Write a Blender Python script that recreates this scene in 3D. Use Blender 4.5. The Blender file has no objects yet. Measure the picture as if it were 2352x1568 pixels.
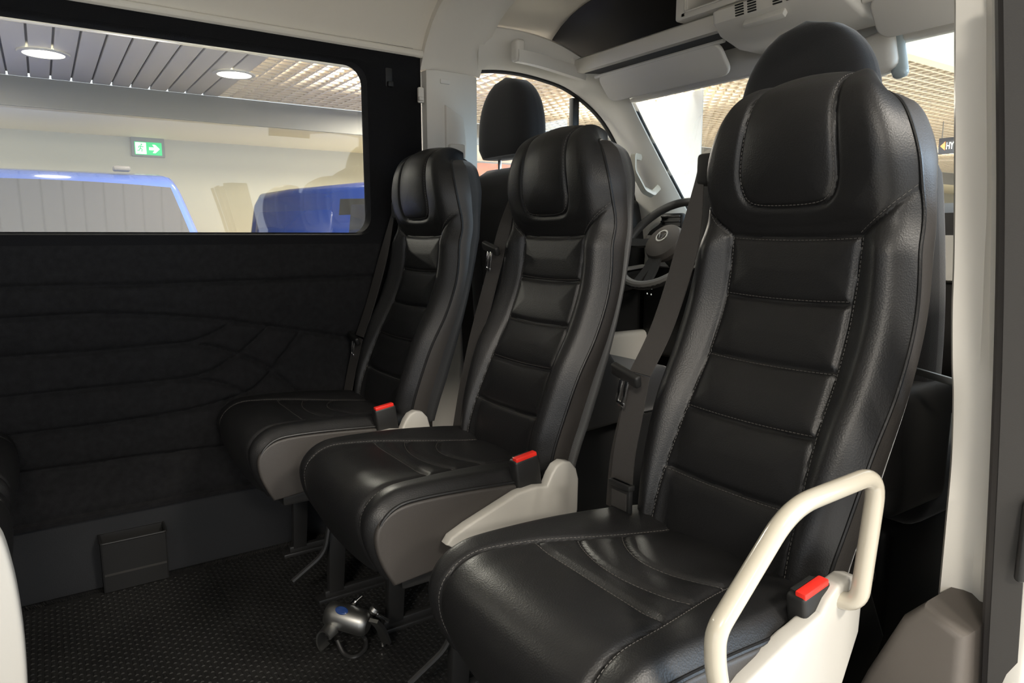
import bpy, bmesh, math, random
import numpy as np
from mathutils import Vector, Matrix

random.seed(4)
rng = np.random.default_rng(4)
scene = bpy.context.scene
COL = scene.collection
R = math.radians

# ------------------------------------------------------------------ camera
FPX, CX, CY = 1587.0, 1176.0, 784.0
PITCH = math.atan((784 - 540) / FPX)
HEAD = R(34.0)                       # angle between the view and the van's cross axis
CAMZ = 0.94                          # eye height over the van floor
cam_d = bpy.data.cameras.new('camera')
cam_d.sensor_width = 36.0
cam_d.lens = FPX / 2352.0 * 36.0
cam_d.clip_start = 0.02
cam = bpy.data.objects.new('camera', cam_d)
COL.objects.link(cam)
cam.location = (0, 0, CAMZ)
cam.rotation_euler = (R(90) - PITCH, 0, R(90) - HEAD)
scene.camera = cam

# ------------------------------------------------------------------ world
w = bpy.data.worlds.new('daylight')
scene.world = w
w.use_nodes = True
bg = w.node_tree.nodes['Background']
bg.inputs[0].default_value = (0.86, 0.92, 1.0, 1)
bg.inputs[1].default_value = 0.95

# ------------------------------------------------------------------ exposure
scene.view_settings.view_transform = 'Standard'
scene.view_settings.look = 'None'
scene.view_settings.gamma = 1.0
scene.view_settings.use_curve_mapping = False
scene.view_settings.exposure = 1.05

GROUND = -0.55
SHOWC = CAMZ + 1.33                  # low showroom ceiling
HIGHC = CAMZ + 2.40                  # higher ceiling over the open door side


def area_lamp(loc, size, power, color=(1.0, 0.91, 0.78), rot=(0, 0, 0)):
    l = bpy.data.lights.new('area_light', 'AREA')
    l.shape = 'RECTANGLE'
    l.size, l.size_y = size
    l.energy = power
    l.color = color
    o = bpy.data.objects.new('area_light', l)
    COL.objects.link(o)
    o.location = loc
    o.rotation_euler = rot
    return o


WARM = (1.0, 0.92, 0.81)
LAMPS = [(2.3, 1.5, HIGHC - .05, 0.7, 100), (2.6, -2.6, HIGHC - .05, 0.9, 125), (5.5, -0.5, HIGHC - .05, 0.9, 150),
         (-3.5, -1.6, SHOWC - .05, 0.6, 110), (-4.6, 1.1, SHOWC - .05, 0.5, 60), (-6.6, 3.4, SHOWC - .05, 0.5, 90), (-6.6, -1.2, SHOWC - .05, 0.5, 45),
         (-4.0, 3.6, SHOWC - .05, 0.5, 45), (-4.4, 7.5, SHOWC - .05, 0.6, 200), (-4.6, 14.0, SHOWC - .05, 0.6, 250)]  # first in this row is added to brighten the column and banner
for lx, ly, lz, ls, pw in LAMPS:
    area_lamp((lx, ly, lz), (ls, ls), pw, WARM)

# added area light, out of view, for cool daylight on the seat edges
DAYFILL = (4.2, 6.6, 2.0)
day_fill = area_lamp(DAYFILL, (3.6, 2.6), 230, (0.55, 0.77, 1.0))
day_fill.rotation_euler = (Vector((-0.5, 1.0, 1.2)) - Vector(DAYFILL)).to_track_quat('-Z', 'Y').to_euler()

# ------------------------------------------------------------------ pixel -> place
_d = np.array([-math.cos(HEAD), math.sin(HEAD), 0]); _r = np.array([_d[1], -_d[0], 0])
_F = math.cos(PITCH) * _d - np.array([0, 0, math.sin(PITCH)])
_U = math.sin(PITCH) * _d + np.array([0, 0, math.cos(PITCH)])


def ray(u, v):
    return _F + (u - CX) / FPX * _r - (v - CY) / FPX * _U


def P(u, v, ax, val):
    """point where the photo's pixel meets the plane axis=val"""
    r = ray(u, v)
    o = np.array([0, 0, CAMZ])
    return o + r * ((val - o[ax]) / r[ax])


def PN(u, v, n, dist):
    r = ray(u, v)
    return np.array([0, 0, CAMZ]) + r * (dist / r.dot(n))


# ------------------------------------------------------------------ materials
def mat(name, color, rough=0.5, metal=0.0, spec=0.5, bump=0.0, bscale=200.0, bdist=0.001, var=0.0, vscale=8.0,
        emit=None, es=1.0, coat=0.0, sheen=0.0, trans=0.0, ior=1.45, btype='NOISE'):
    m = bpy.data.materials.new(name)
    m.use_nodes = True
    nt = m.node_tree
    b = nt.nodes['Principled BSDF']
    b.inputs['Base Color'].default_value = (*color, 1)
    b.inputs['Roughness'].default_value = rough
    b.inputs['Metallic'].default_value = metal
    b.inputs['Specular IOR Level'].default_value = spec
    b.inputs['IOR'].default_value = ior
    if coat:
        b.inputs['Coat Weight'].default_value = coat
        b.inputs['Coat Roughness'].default_value = 0.05
    if sheen:
        b.inputs['Sheen Weight'].default_value = sheen
        b.inputs['Sheen Roughness'].default_value = 0.4
    if trans:
        b.inputs['Transmission Weight'].default_value = trans
    if emit:
        b.inputs['Emission Color'].default_value = (*emit, 1)
        b.inputs['Emission Strength'].default_value = es
    tc = nt.nodes.new('ShaderNodeTexCoord')
    if bump:
        if btype == 'VORONOI':
            n = nt.nodes.new('ShaderNodeTexVoronoi')
            n.inputs['Scale'].default_value = bscale
            out = n.outputs['Distance']
        else:
            n = nt.nodes.new('ShaderNodeTexNoise')
            n.inputs['Scale'].default_value = bscale
            n.inputs['Detail'].default_value = 3
            out = n.outputs['Fac']
        nt.links.new(tc.outputs['Object'], n.inputs['Vector'])
        bp = nt.nodes.new('ShaderNodeBump')
        bp.inputs['Strength'].default_value = bump
        bp.inputs['Distance'].default_value = bdist
        nt.links.new(out, bp.inputs['Height'])
        nt.links.new(bp.outputs['Normal'], b.inputs['Normal'])
    if var:
        n2 = nt.nodes.new('ShaderNodeTexNoise')
        n2.inputs['Scale'].default_value = vscale
        n2.inputs['Detail'].default_value = 4
        nt.links.new(tc.outputs['Object'], n2.inputs['Vector'])
        mr = nt.nodes.new('ShaderNodeMapRange')
        mr.inputs['From Min'].default_value = 0.3
        mr.inputs['From Max'].default_value = 0.7
        mr.inputs['To Min'].default_value = 1 - var
        mr.inputs['To Max'].default_value = 1 + var
        nt.links.new(n2.outputs['Fac'], mr.inputs['Value'])
        mx = nt.nodes.new('ShaderNodeMix')
        mx.data_type = 'RGBA'
        mx.blend_type = 'MULTIPLY'
        mx.inputs['Factor'].default_value = 1
        mx.inputs[6].default_value = (*color, 1)
        nt.links.new(mr.outputs['Result'], mx.inputs[7])
        nt.links.new(mx.outputs[2], b.inputs['Base Color'])
    return m


def glass_mat(name, tint=(0.9, 0.95, 0.93), refl=1.0):
    m = bpy.data.materials.new(name)
    m.use_nodes = True
    nt = m.node_tree
    for n in list(nt.nodes):
        nt.nodes.remove(n)
    o = nt.nodes.new('ShaderNodeOutputMaterial')
    t = nt.nodes.new('ShaderNodeBsdfTransparent')
    t.inputs[0].default_value = (*tint, 1)
    g = nt.nodes.new('ShaderNodeBsdfGlossy')
    g.inputs['Roughness'].default_value = 0.01
    g.inputs['Color'].default_value = (0.95, 0.95, 0.95, 1)
    f = nt.nodes.new('ShaderNodeFresnel')
    f.inputs['IOR'].default_value = 1.5
    k = nt.nodes.new('ShaderNodeMath')
    k.operation = 'MULTIPLY'
    k.inputs[1].default_value = refl
    k.use_clamp = True
    mx = nt.nodes.new('ShaderNodeMixShader')
    nt.links.new(f.outputs[0], k.inputs[0])
    nt.links.new(k.outputs[0], mx.inputs[0])
    nt.links.new(t.outputs[0], mx.inputs[1])
    nt.links.new(g.outputs[0], mx.inputs[2])
    nt.links.new(mx.outputs[0], o.inputs[0])
    return m


M = dict(
    leather=mat('black_leather', (0.011, 0.011, 0.0115), 0.42, bump=0.3, bscale=420, bdist=0.0006, btype='VORONOI'),
    leather_side=mat('charcoal_leather', (0.042, 0.038, 0.035), 0.5, bump=0.3, bscale=420, bdist=0.0006, btype='VORONOI'),
    stitch=mat('grey_thread', (0.09, 0.085, 0.08), 0.7),
    fabric=mat('black_fabric', (0.016, 0.016, 0.017), 0.85, bump=0.5, bscale=600, bdist=0.001, sheen=0.5),
    felt=mat('black_felt', (0.009, 0.009, 0.010), 0.95, spec=0.2, bump=0.6, bscale=350, bdist=0.002),
    carpet=mat('black_wall_carpet', (0.0125, 0.0125, 0.0135), 0.95, spec=0.2, bump=0.7, bscale=420, bdist=0.002, var=0.25, vscale=60),
    lower=mat('black_lower_trim', (0.009, 0.010, 0.012), 0.7, bump=0.3, bscale=300, bdist=0.001),
    rubber=mat('black_rubber_mat', (0.014, 0.014, 0.0135), 0.5, bump=0.3, bscale=150, bdist=0.001, var=0.3, vscale=5),
    headliner=mat('beige_headliner', (0.74, 0.70, 0.62), 0.9, spec=0.2, bump=0.25, bscale=500, bdist=0.001),
    plastic=mat('beige_grey_plastic', (0.72, 0.69, 0.63), 0.5, bump=0.15, bscale=700, bdist=0.0005),
    plastic2=mat('light_grey_plastic', (0.70, 0.675, 0.62), 0.45, bump=0.12, bscale=700, bdist=0.0005),
    bracket=mat('pale_grey_bracket', (0.46, 0.445, 0.41), 0.4, bump=0.1, bscale=500, bdist=0.0005),
    lacquer=mat('cream_lacquer', (0.45, 0.415, 0.34), 0.25, coat=0.6),
    dark=mat('black_plastic', (0.013, 0.013, 0.013), 0.5, bump=0.15, bscale=600, bdist=0.0005),
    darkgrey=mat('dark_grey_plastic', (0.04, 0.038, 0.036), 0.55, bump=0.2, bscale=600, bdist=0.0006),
    taupe=mat('taupe_plastic', (0.10, 0.088, 0.078), 0.55, bump=0.2, bscale=600, bdist=0.0006),
    belt=mat('dark_grey_webbing', (0.035, 0.032, 0.030), 0.7, bump=0.6, bscale=900, bdist=0.0008),
    red=mat('red_button', (0.75, 0.03, 0.02), 0.35),
    chrome=mat('chrome', (0.75, 0.75, 0.75), 0.15, metal=1.0),
    steel=mat('brushed_silver', (0.30, 0.30, 0.29), 0.4, metal=1.0),
    blackmetal=mat('black_metal', (0.018, 0.018, 0.018), 0.4),
    blue_badge=mat('blue_badge', (0.02, 0.05, 0.18), 0.25),
    seal=mat('grey_rubber_seal', (0.075, 0.068, 0.065), 0.5),
    white=mat('white_paint', (0.75, 0.73, 0.68), 0.25, coat=0.5),
    bluepaint=mat('blue_paint', (0.010, 0.026, 0.13), 0.25, coat=0.8),
    bluepaint2=mat('pale_blue_paint', (0.05, 0.09, 0.32), 0.2, coat=1.0),
    orange=mat('orange_paint', (0.80, 0.22, 0.03), 0.3, coat=0.6),
    darkglass=mat('tinted_glass', (0.02, 0.022, 0.03), 0.04, spec=0.8),
    screen=mat('windscreen_reflecting', (0.045, 0.04, 0.037), 0.05, spec=1.0, coat=1.0),
    glass=glass_mat('clear_glass', (0.92, 0.94, 0.92), 1.3),
    glass2=glass_mat('clear_windscreen', (0.95, 0.97, 0.96), 0.3),
    roomwall=mat('greige_wall_paint', (0.47, 0.43, 0.335), 0.9, bump=0.1, bscale=60, bdist=0.002),
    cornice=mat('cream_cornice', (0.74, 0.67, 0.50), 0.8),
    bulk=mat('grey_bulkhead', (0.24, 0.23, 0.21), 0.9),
    slat=mat('pale_ceiling_slat', (0.50, 0.48, 0.43), 0.6),
    cell=mat('beige_cell_ceiling', (0.62, 0.54, 0.43), 0.6),
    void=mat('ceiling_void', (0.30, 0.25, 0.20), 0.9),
    concrete=mat('showroom_tiles', (0.62, 0.60, 0.56), 0.3, var=0.1, vscale=2),
    glow=mat('lamp_glow', (1, 0.95, 0.85), 0.5, emit=(1.0, 0.93, 0.80), es=6.0),
    sign_green=mat('sign_green', (0.0, 0.35, 0.10), 0.4, emit=(0.0, 0.42, 0.12), es=0.7),
    sign_white=mat('sign_white', (0.8, 0.85, 0.78), 0.4, emit=(0.85, 0.9, 0.8), es=0.9),
    sign_dark=mat('sign_navy', (0.03, 0.035, 0.05), 0.5),
    banner=mat('white_banner', (0.50, 0.55, 0.60), 0.8, var=0.06, vscale=2),
    column=mat('cream_column', (0.66, 0.62, 0.50), 0.8),
    beigefloor=mat('beige_cab_carpet', (0.38, 0.34, 0.28), 0.9, bump=0.4, bscale=300, bdist=0.002),
)

# ------------------------------------------------------------------ mesh helpers
ORG = {}


def tag(o, label=None, cat=None, group=None, kind=None):
    if label: o['label'] = label
    if cat: o['category'] = cat
    if group: o['group'] = group
    if kind: o['kind'] = kind
    return o


def root(name, loc, label, cat, group=None, kind=None):
    o = bpy.data.objects.new(name, None)
    COL.objects.link(o)
    o.empty_display_size = 0.05
    o.location = loc
    ORG[o] = np.array(loc, float)
    return tag(o, label, cat, group, kind)


def mk(name, vf, m, parent=None, smooth=True, angle=35, normals=None, label=None, kind=None):
    v = np.asarray(vf[0], float).reshape(-1, 3)
    if parent is not None:
        org = ORG[parent]
    else:
        lo, hi = v.min(0), v.max(0)
        org = np.array([(lo[0] + hi[0]) / 2, (lo[1] + hi[1]) / 2, lo[2]])
    me = bpy.data.meshes.new(name)
    me.from_pydata((v - org).tolist(), [], [tuple(int(i) for i in f) for f in vf[1]])
    me.update()
    if smooth:
        me.shade_smooth()
        if normals is not None:
            me.normals_split_custom_set_from_vertices(normals.tolist())
        elif angle:
            me.set_sharp_from_angle(angle=R(angle))
    o = bpy.data.objects.new(name, me)
    COL.objects.link(o)
    me.materials.append(M[m] if isinstance(m, str) else m)
    if parent is not None:
        o.parent = parent
    else:
        o.location = org
    ORG[o] = org
    if label: o['label'] = label
    if kind: o['kind'] = kind
    return o


def join(*parts):
    V, F = [], []
    for v, f in parts:
        b = len(V)
        V.extend([tuple(p) for p in v])
        F.extend([tuple(i + b for i in q) for q in f])
    return V, F


def from_bm(bm):
    bm.verts.index_update()
    v = [tuple(q.co) for q in bm.verts]
    f = [tuple(x.index for x in q.verts) for q in bm.faces]
    bm.free()
    return v, f


def box(lo, hi, bev=0.0, seg=2, rot=None):
    """axis box, bevelled; rot = (axis, degrees) about its centre"""
    bm = bmesh.new()
    bmesh.ops.create_cube(bm, size=1)
    lo = np.minimum(lo, hi) if False else np.array(lo, float)
    hi = np.array(hi, float)
    a, b = np.minimum(lo, hi), np.maximum(lo, hi)
    c, s = (a + b) / 2, b - a
    for q in bm.verts:
        q.co = Vector([q.co[i] * s[i] for i in range(3)])
    if bev:
        bmesh.ops.bevel(bm, geom=bm.edges[:], offset=min(bev, min(s) * 0.49), segments=seg, profile=0.5, affect='EDGES')
    mt = Matrix.Translation(c)
    if rot:
        for ax, dg in (rot if isinstance(rot[0], (tuple, list)) else [rot]):
            mt = mt @ Matrix.Rotation(R(dg), 4, ax)
    bm.transform(mt)
    return from_bm(bm)


def prism(outline, ax, a0, a1, bev=0.0, seg=2):
    """2-D outline extruded along axis ax; outline coords are the two other axes in order"""
    bm = bmesh.new()
    oth = [i for i in range(3) if i != ax]

    def pt(p, a):
        q = [0, 0, 0]
        q[ax] = a
        q[oth[0]], q[oth[1]] = p
        return q
    lo = [bm.verts.new(pt(p, a0)) for p in outline]
    hi = [bm.verts.new(pt(p, a1)) for p in outline]
    n = len(outline)
    bm.faces.new(lo[::-1])
    bm.faces.new(hi)
    for i in range(n):
        bm.faces.new((lo[i], lo[(i + 1) % n], hi[(i + 1) % n], hi[i]))
    bmesh.ops.recalc_face_normals(bm, faces=bm.faces[:])
    if bev:
        eds = [e for e in bm.edges if abs(e.verts[0].co[ax] - e.verts[1].co[ax]) < 1e-6]
        bmesh.ops.bevel(bm, geom=eds, offset=bev, segments=seg, profile=0.5, affect='EDGES', clamp_overlap=True)
    return from_bm(bm)


def spline(pts, n=8, closed=False):
    p = np.array(pts, float)
    k = len(p)
    out = []
    rngk = range(k if closed else k - 1)
    for i in rngk:
        if closed:
            a, b, c, d = p[(i - 1) % k], p[i], p[(i + 1) % k], p[(i + 2) % k]
        else:
            a, b, c, d = p[max(i - 1, 0)], p[i], p[i + 1], p[min(i + 2, k - 1)]
        for j in range(n):
            t = j / n
            out.append(0.5 * ((2 * b) + (c - a) * t + (2 * a - 5 * b + 4 * c - d) * t * t + (3 * b - a - 3 * c + d) * t ** 3))
    if not closed:
        out.append(p[-1])
    return np.array(out)


def fillet(pts, r, n=6):
    """polyline with rounded corners"""
    p = np.array(pts, float)
    out = [p[0]]
    for i in range(1, len(p) - 1):
        a, b, c = p[i - 1], p[i], p[i + 1]
        d1, d2 = (a - b), (c - b)
        l1, l2 = np.linalg.norm(d1), np.linalg.norm(d2)
        q = min(r, l1 * 0.48, l2 * 0.48)
        s, e = b + d1 / l1 * q, b + d2 / l2 * q
        for j in range(n + 1):
            t = j / n
            out.append((1 - t) ** 2 * s + 2 * t * (1 - t) * b + t * t * e)
    out.append(p[-1])
    return np.array(out)


def sweep(path, section, up=(0, 0, 1), closed=False, caps=True, scale=None):
    """sweep a closed 2-D section (side, up) along a path"""
    p = np.array(path, float)
    n, k = len(p), len(section)
    T = np.zeros_like(p)
    T[1:-1] = p[2:] - p[:-2]
    T[0], T[-1] = p[1] - p[0], p[-1] - p[-2]
    if closed:
        T[0] = T[-1] = p[1] - p[-1]
        T[-1] = p[0] - p[-2]
    V = []
    prev = None
    for i in range(n):
        t = T[i] / (np.linalg.norm(T[i]) + 1e-12)
        if prev is None:
            u0 = np.array(up, float)
            if abs(u0.dot(t)) > 0.95:
                u0 = np.array([1.0, 0.3, 0])
            s = np.cross(t, u0)
        else:
            s = prev - t * prev.dot(t)
        s /= np.linalg.norm(s)
        prev = s
        b = np.cross(s, t)
        k2 = 1 if scale is None else scale[i]
        for a, c in section:
            V.append(p[i] + s * a * k2 + b * c * k2)
    F = []
    for i in range(n if closed else n - 1):
        j = (i + 1) % n
        for q in range(k):
            r = (q + 1) % k
            F.append((i * k + q, i * k + r, j * k + r, j * k + q))
    if caps and not closed:
        F.append(tuple(range(k))[::-1])
        F.append(tuple((n - 1) * k + q for q in range(k)))
    return V, F


def circ(r, n=10, ry=None):
    ry = r if ry is None else ry
    return [(r * math.cos(2 * math.pi * i / n), ry * math.sin(2 * math.pi * i / n)) for i in range(n)]


def tube(path, r, n=10, closed=False, scale=None):
    return sweep(path, circ(r, n), closed=closed, scale=scale)


def ribbon(path, width, thick, side):
    """flat strap; side = direction of the width"""
    p = np.array(path, float)
    V, F = [], []
    side = np.array(side, float)
    for i in range(len(p)):
        t = p[min(i + 1, len(p) - 1)] - p[max(i - 1, 0)]
        t /= np.linalg.norm(t)
        s = side if side.ndim == 1 else side[i]
        s = s - t * s.dot(t)
        s = s / np.linalg.norm(s)
        nn = np.cross(t, s)
        wk = width if np.ndim(width) == 0 else width[i]
        h, q = s * wk / 2, nn * thick / 2
        V += [p[i] - h - q, p[i] + h - q, p[i] + h + q, p[i] - h + q]
    for i in range(len(p) - 1):
        for k in range(4):
            F.append((i * 4 + k, i * 4 + (k + 1) % 4, i * 4 + 4 + (k + 1) % 4, i * 4 + 4 + k))
    F += [(3, 2, 1, 0), tuple(len(V) - 4 + i for i in range(4))]
    return V, F


def lathe(profile, center, axis, n=24, caps=True):
    """profile of (radius, along) swung about axis through center"""
    ax = np.array(axis, float); ax /= np.linalg.norm(ax)
    u0 = np.cross(ax, [0, 0, 1.0])
    if np.linalg.norm(u0) < 0.1:
        u0 = np.cross(ax, [1.0, 0, 0])
    u0 /= np.linalg.norm(u0)
    v0 = np.cross(ax, u0)
    V, F = [], []
    k = len(profile)
    for i in range(n):
        t = 2 * math.pi * i / n
        dr = u0 * math.cos(t) + v0 * math.sin(t)
        for r, h in profile:
            V.append(np.array(center) + ax * h + dr * r)
    for i in range(n):
        j = (i + 1) % n
        for q in range(k - 1):
            F.append((i * k + q, j * k + q, j * k + q + 1, i * k + q + 1))
    if caps and profile[0][0] > 1e-6:
        F.append(tuple(i * k for i in range(n)))
    if caps and profile[-1][0] > 1e-6:
        F.append(tuple(i * k + k - 1 for i in range(n))[::-1])
    return V, F


def grid(pts):
    """pts[i][j] -> quads"""
    a = np.array(pts, float)
    n, k = a.shape[:2]
    F = [(i * k + j, i * k + j + 1, (i + 1) * k + j + 1, (i + 1) * k + j) for i in range(n - 1) for j in range(k - 1)]
    return a.reshape(-1, 3), F


def slab(vf, n_off):
    """give an open sheet a back face and rim, offset by vector n_off"""
    v, f = np.array(vf[0], float), vf[1]
    k = len(v)
    V = np.vstack([v, v + np.array(n_off)])
    F = [tuple(q) for q in f] + [tuple(i + k for i in q[::-1]) for q in f]
    cnt = {}
    for q in f:
        for a, b in zip(q, q[1:] + q[:1]):
            key = (min(a, b), max(a, b))
            cnt.setdefault(key, []).append((a, b))
    for key, l in cnt.items():
        if len(l) == 1:
            a, b = l[0]
            F.append((b, a, a + k, b + k))
    return V, F


def ring(hole, outer_lo, outer_hi, center=None):
    """2-D ring between a hole outline and a rectangle: returns list of hole pts, rect pts"""
    h = np.array(hole, float)
    c = h.mean(0) if center is None else np.array(center)
    out = []
    for p in h:
        d = p - c
        ts = []
        for i in range(2):
            if d[i] > 1e-9: ts.append((outer_hi[i] - c[i]) / d[i])
            elif d[i] < -1e-9: ts.append((outer_lo[i] - c[i]) / d[i])
        out.append(c + d * min(ts))
    return h, np.array(out)


def rrect(x0, x1, y0, y1, r, n=6, sub=6):
    pts = []
    for cx_, cy_, a0 in ((x1 - r, y1 - r, 0), (x0 + r, y1 - r, 90), (x0 + r, y0 + r, 180), (x1 - r, y0 + r, 270)):
        arc = [(cx_ + r * math.cos(R(a0 + 90 * i / n)), cy_ + r * math.sin(R(a0 + 90 * i / n))) for i in range(n + 1)]
        if pts:
            p0, p1 = pts[-1], arc[0]
            for k in range(1, sub):
                pts.append((p0[0] + (p1[0] - p0[0]) * k / sub, p0[1] + (p1[1] - p0[1]) * k / sub))
        pts += arc
    p0, p1 = pts[-1], pts[0]
    for k in range(1, sub):
        pts.append((p0[0] + (p1[0] - p0[0]) * k / sub, p0[1] + (p1[1] - p0[1]) * k / sub))
    return pts


def seg_dist(a, b, seams):
    """distance and nearest point of chart points (a,b) to all seam polylines"""
    best = np.full(a.shape, 9.0)
    na, nb = a.copy(), b.copy()
    for s in seams:
        s = np.array(s, float)
        for p, q in zip(s[:-1], s[1:]):
            d = q - p
            L = d.dot(d)
            if L < 1e-12:
                continue
            t = np.clip(((a - p[0]) * d[0] + (b - p[1]) * d[1]) / L, 0, 1)
            x, y = p[0] + t * d[0], p[1] + t * d[1]
            r = np.hypot(a - x, b - y)
            k = r < best
            best[k] = r[k]; na[k] = x[k]; nb[k] = y[k]
    return best, na, nb


def vnormals(V, F):
    V = np.asarray(V)
    N = np.zeros_like(V)
    f = np.array(F)
    n = np.cross(V[f[:, 2]] - V[f[:, 0]], V[f[:, 3]] - V[f[:, 1]])
    for k in range(4):
        np.add.at(N, f[:, k], n)
    L = np.linalg.norm(N, axis=1, keepdims=True)
    return N / np.maximum(L, 1e-12)


def quilt(a, b, pos, seams, puff, groove, classify, names, m, parent, pw=0.03, gw=0.004, label=None):
    """upholstery sheet: chart grids a,b (n,k); pos(a,b,extra)->xyz; grooves on seams, panels puffed between;
    split into the panels classify() tells apart, each its own mesh"""
    n, k = a.shape
    d, na, nb = seg_dist(a, b, seams)
    cell = max(np.median(np.abs(np.diff(a, axis=1))), np.median(np.abs(np.diff(b, axis=0))))
    snap = d < 0.5 * cell
    snap[0, :] = snap[-1, :] = False
    snap[:, 0] = snap[:, -1] = False
    a = np.where(snap, na, a); b = np.where(snap, nb, b)
    d, _, _ = seg_dist(a, b, seams)
    off = puff * (1 - np.exp(-d / pw)) - groove * np.exp(-(d / gw) ** 2)
    V = pos(a, b, off).reshape(-1, 3)
    F = np.array([(i * k + j, i * k + j + 1, (i + 1) * k + j + 1, (i + 1) * k + j) for i in range(n - 1) for j in range(k - 1)])
    N = vnormals(V, F)
    ca = (a[:-1, :-1] + a[1:, 1:] + a[1:, :-1] + a[:-1, 1:]).reshape(-1) / 4
    cb = (b[:-1, :-1] + b[1:, 1:] + b[1:, :-1] + b[:-1, 1:]).reshape(-1) / 4
    reg = classify(ca, cb)
    out = []
    for r in range(len(names)):
        f = F[reg == r]
        if len(f) == 0:
            continue
        idx, inv = np.unique(f.reshape(-1), return_inverse=True)
        out.append(mk(names[r], (V[idx], inv.reshape(-1, 4)), m, parent, normals=N[idx]))
    return out


def stitches(lines, pos, step=0.0065, length=0.0042, wd=0.0006):
    """dashes of thread along chart polylines"""
    V, F = [], []
    for L in lines:
        L = np.array(L, float)
        sg = np.hypot(*np.diff(L, axis=0).T)
        cum = np.concatenate([[0], np.cumsum(sg)])
        t = np.arange(0.002, cum[-1] - length, step)
        for t0 in t:
            q = [np.array([np.interp(tt, cum, L[:, 0]), np.interp(tt, cum, L[:, 1])]) for tt in (t0, t0 + length)]
            A, B = [pos(np.array([[p[0]]]), np.array([[p[1]]]), np.array([[0.0009]])).reshape(3) for p in q]
            dr = (B - A) / (np.linalg.norm(B - A) + 1e-12)
            s = np.cross(dr, [0.1, -1, 0.5]); s /= np.linalg.norm(s)
            u = np.cross(s, dr)
            base = len(V)
            for p in (A, B):
                for k in range(4):
                    an = math.pi / 2 * k
                    V.append(p + s * wd * math.cos(an) + u * wd * math.sin(an))
            F += [(base + k, base + (k + 1) % 4, base + 4 + (k + 1) % 4, base + 4 + k) for k in range(4)]
    return V, F


def offset_line(L, d):
    L = np.array(L, float)
    t = np.gradient(L, axis=0)
    t /= np.linalg.norm(t, axis=1, keepdims=True) + 1e-12
    return L + np.stack([-t[:, 1], t[:, 0]], 1) * d


def dup(o, parent=None):
    c = o.copy()
    COL.objects.link(c)
    c.parent = parent
    ORG[c] = ORG.get(o, np.zeros(3))
    for ch in list(o.children):
        dup(ch, c)
    return c


def Z(z):
    return z + CAMZ


# =================================================================== VAN SHELL
XL = -2.07            # inner face of the left wall
XR = -0.36            # inner face of the right wall
XM = (XL + XR) / 2

# ---- floor
fl = root('floor', (XM, 0.3, 0), 'black ribbed rubber van floor', 'floor', kind='structure')
mk('floor_panel', box((XL - 0.03, -2.2, -0.06), (XR + 0.04, 1.05, -0.004)), 'lower', fl)
mk('rubber_mat', box((XL + 0.035, -2.15, -0.006), (XR + 0.02, 1.0, 0.0)), 'rubber', fl)
V, F = [], []
ys = np.arange(-0.42, 0.98, 0.0125)
xs = np.arange(XL + 0.05, -0.62, 0.023)
for iy, y in enumerate(ys):
    for x in xs:
        x0 = x + (0.0115 if iy % 2 else 0)
        b = len(V)
        V += [(x0 - .0085, y - .0042, 0), (x0 + .0085, y - .0042, 0), (x0 + .0085, y + .0042, 0), (x0 - .0085, y + .0042, 0),
              (x0 - .0065, y - .0018, .0016), (x0 + .0065, y - .0018, .0016), (x0 + .0065, y + .0018, .0016), (x0 - .0065, y + .0018, .0016)]
        F += [(b + 4, b + 5, b + 6, b + 7)] + [(b + i, b + (i + 1) % 4, b + 4 + (i + 1) % 4, b + 4 + i) for i in range(4)]
mk('mat_rib', (V, F), 'rubber', fl, smooth=False, kind='stuff')
# fuzzy carpet edge between the mat and the wall
V, F = [], []
for i in range(5000):
    y = rng.uniform(-0.4, 0.9); x = XL + 0.012 + abs(rng.normal(0, 0.013)); h = rng.uniform(.004, .012)
    dx, dy = rng.normal(0, .004, 2)
    b = len(V)
    V += [(x - .0012, y, -.004), (x + .0012, y, -.004), (x + dx, y + dy, h - .002)]
    F.append((b, b + 1, b + 2))
mk('carpet_edge', (V, F), mat('carpet_tufts', (0.06, 0.058, 0.055), 0.9), fl, smooth=False, kind='stuff')

# ---- left wall: window frame (black felt) and pressed carpet panel below
wl = root('wall_left', (XL, 0.2, 0), 'black carpeted van side wall with pressed curved grooves', 'wall', kind='structure')
Y0, Y1 = -0.62, 1.045
hole = rrect(-0.55, 0.862, Z(0.004), Z(0.512), 0.055, 8, 10)
h, o = ring(hole, (Y0, Z(-0.03)), (Y1, Z(0.585)))
n = len(h)
levels = [(XL + 0.0, o, 0), (XL + 0.012, o, .12), (XL + 0.016, h, -.10), (XL + 0.004, h, 0), (XL - 0.045, h, 0)]
rows = []
for x, ring_, k in levels:
    if ring_ is o:
        p = o + (h - o) * k
    else:
        p = h + (h - o) * k
    rows.append([(x, q[0], q[1]) for q in p] + [(x, p[0][0], p[0][1])])
mk('window_surround', grid(rows), 'felt', wl)
# grooves
gl = [[(-260, 668), (0, 660), (420, 650), (900, 632)],
      [(-260, 752), (0, 733), (180, 722), (330, 722), (480, 732), (640, 752), (790, 775), (900, 796)],
      [(-260, 850), (0, 823), (200, 808), (370, 793), (440, 784), (500, 760), (535, 733)],
      [(430, 786), (520, 805), (600, 835), (640, 865), (680, 898)],
      [(-260, 950), (0, 915), (200, 893), (440, 865), (530, 825), (580, 785), (615, 750)],
      [(430, 868), (510, 880), (560, 902)],
      [(-260, 1048), (20, 1000), (250, 970), (430, 940), (560, 902), (610, 865), (650, 815), (690, 762)],
      [(-260, 1135), (20, 1090), (250, 1057), (460, 1030), (560, 1020)]]
seams = []
for L in gl:
    p = [P(u, v, 0, XL)[1:] for u, v in L]
    seams.append(spline(p, 8))
yy = np.linspace(Y0, Y1, 330); zz = np.linspace(0.205, Z(0.008), 150)
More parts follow.
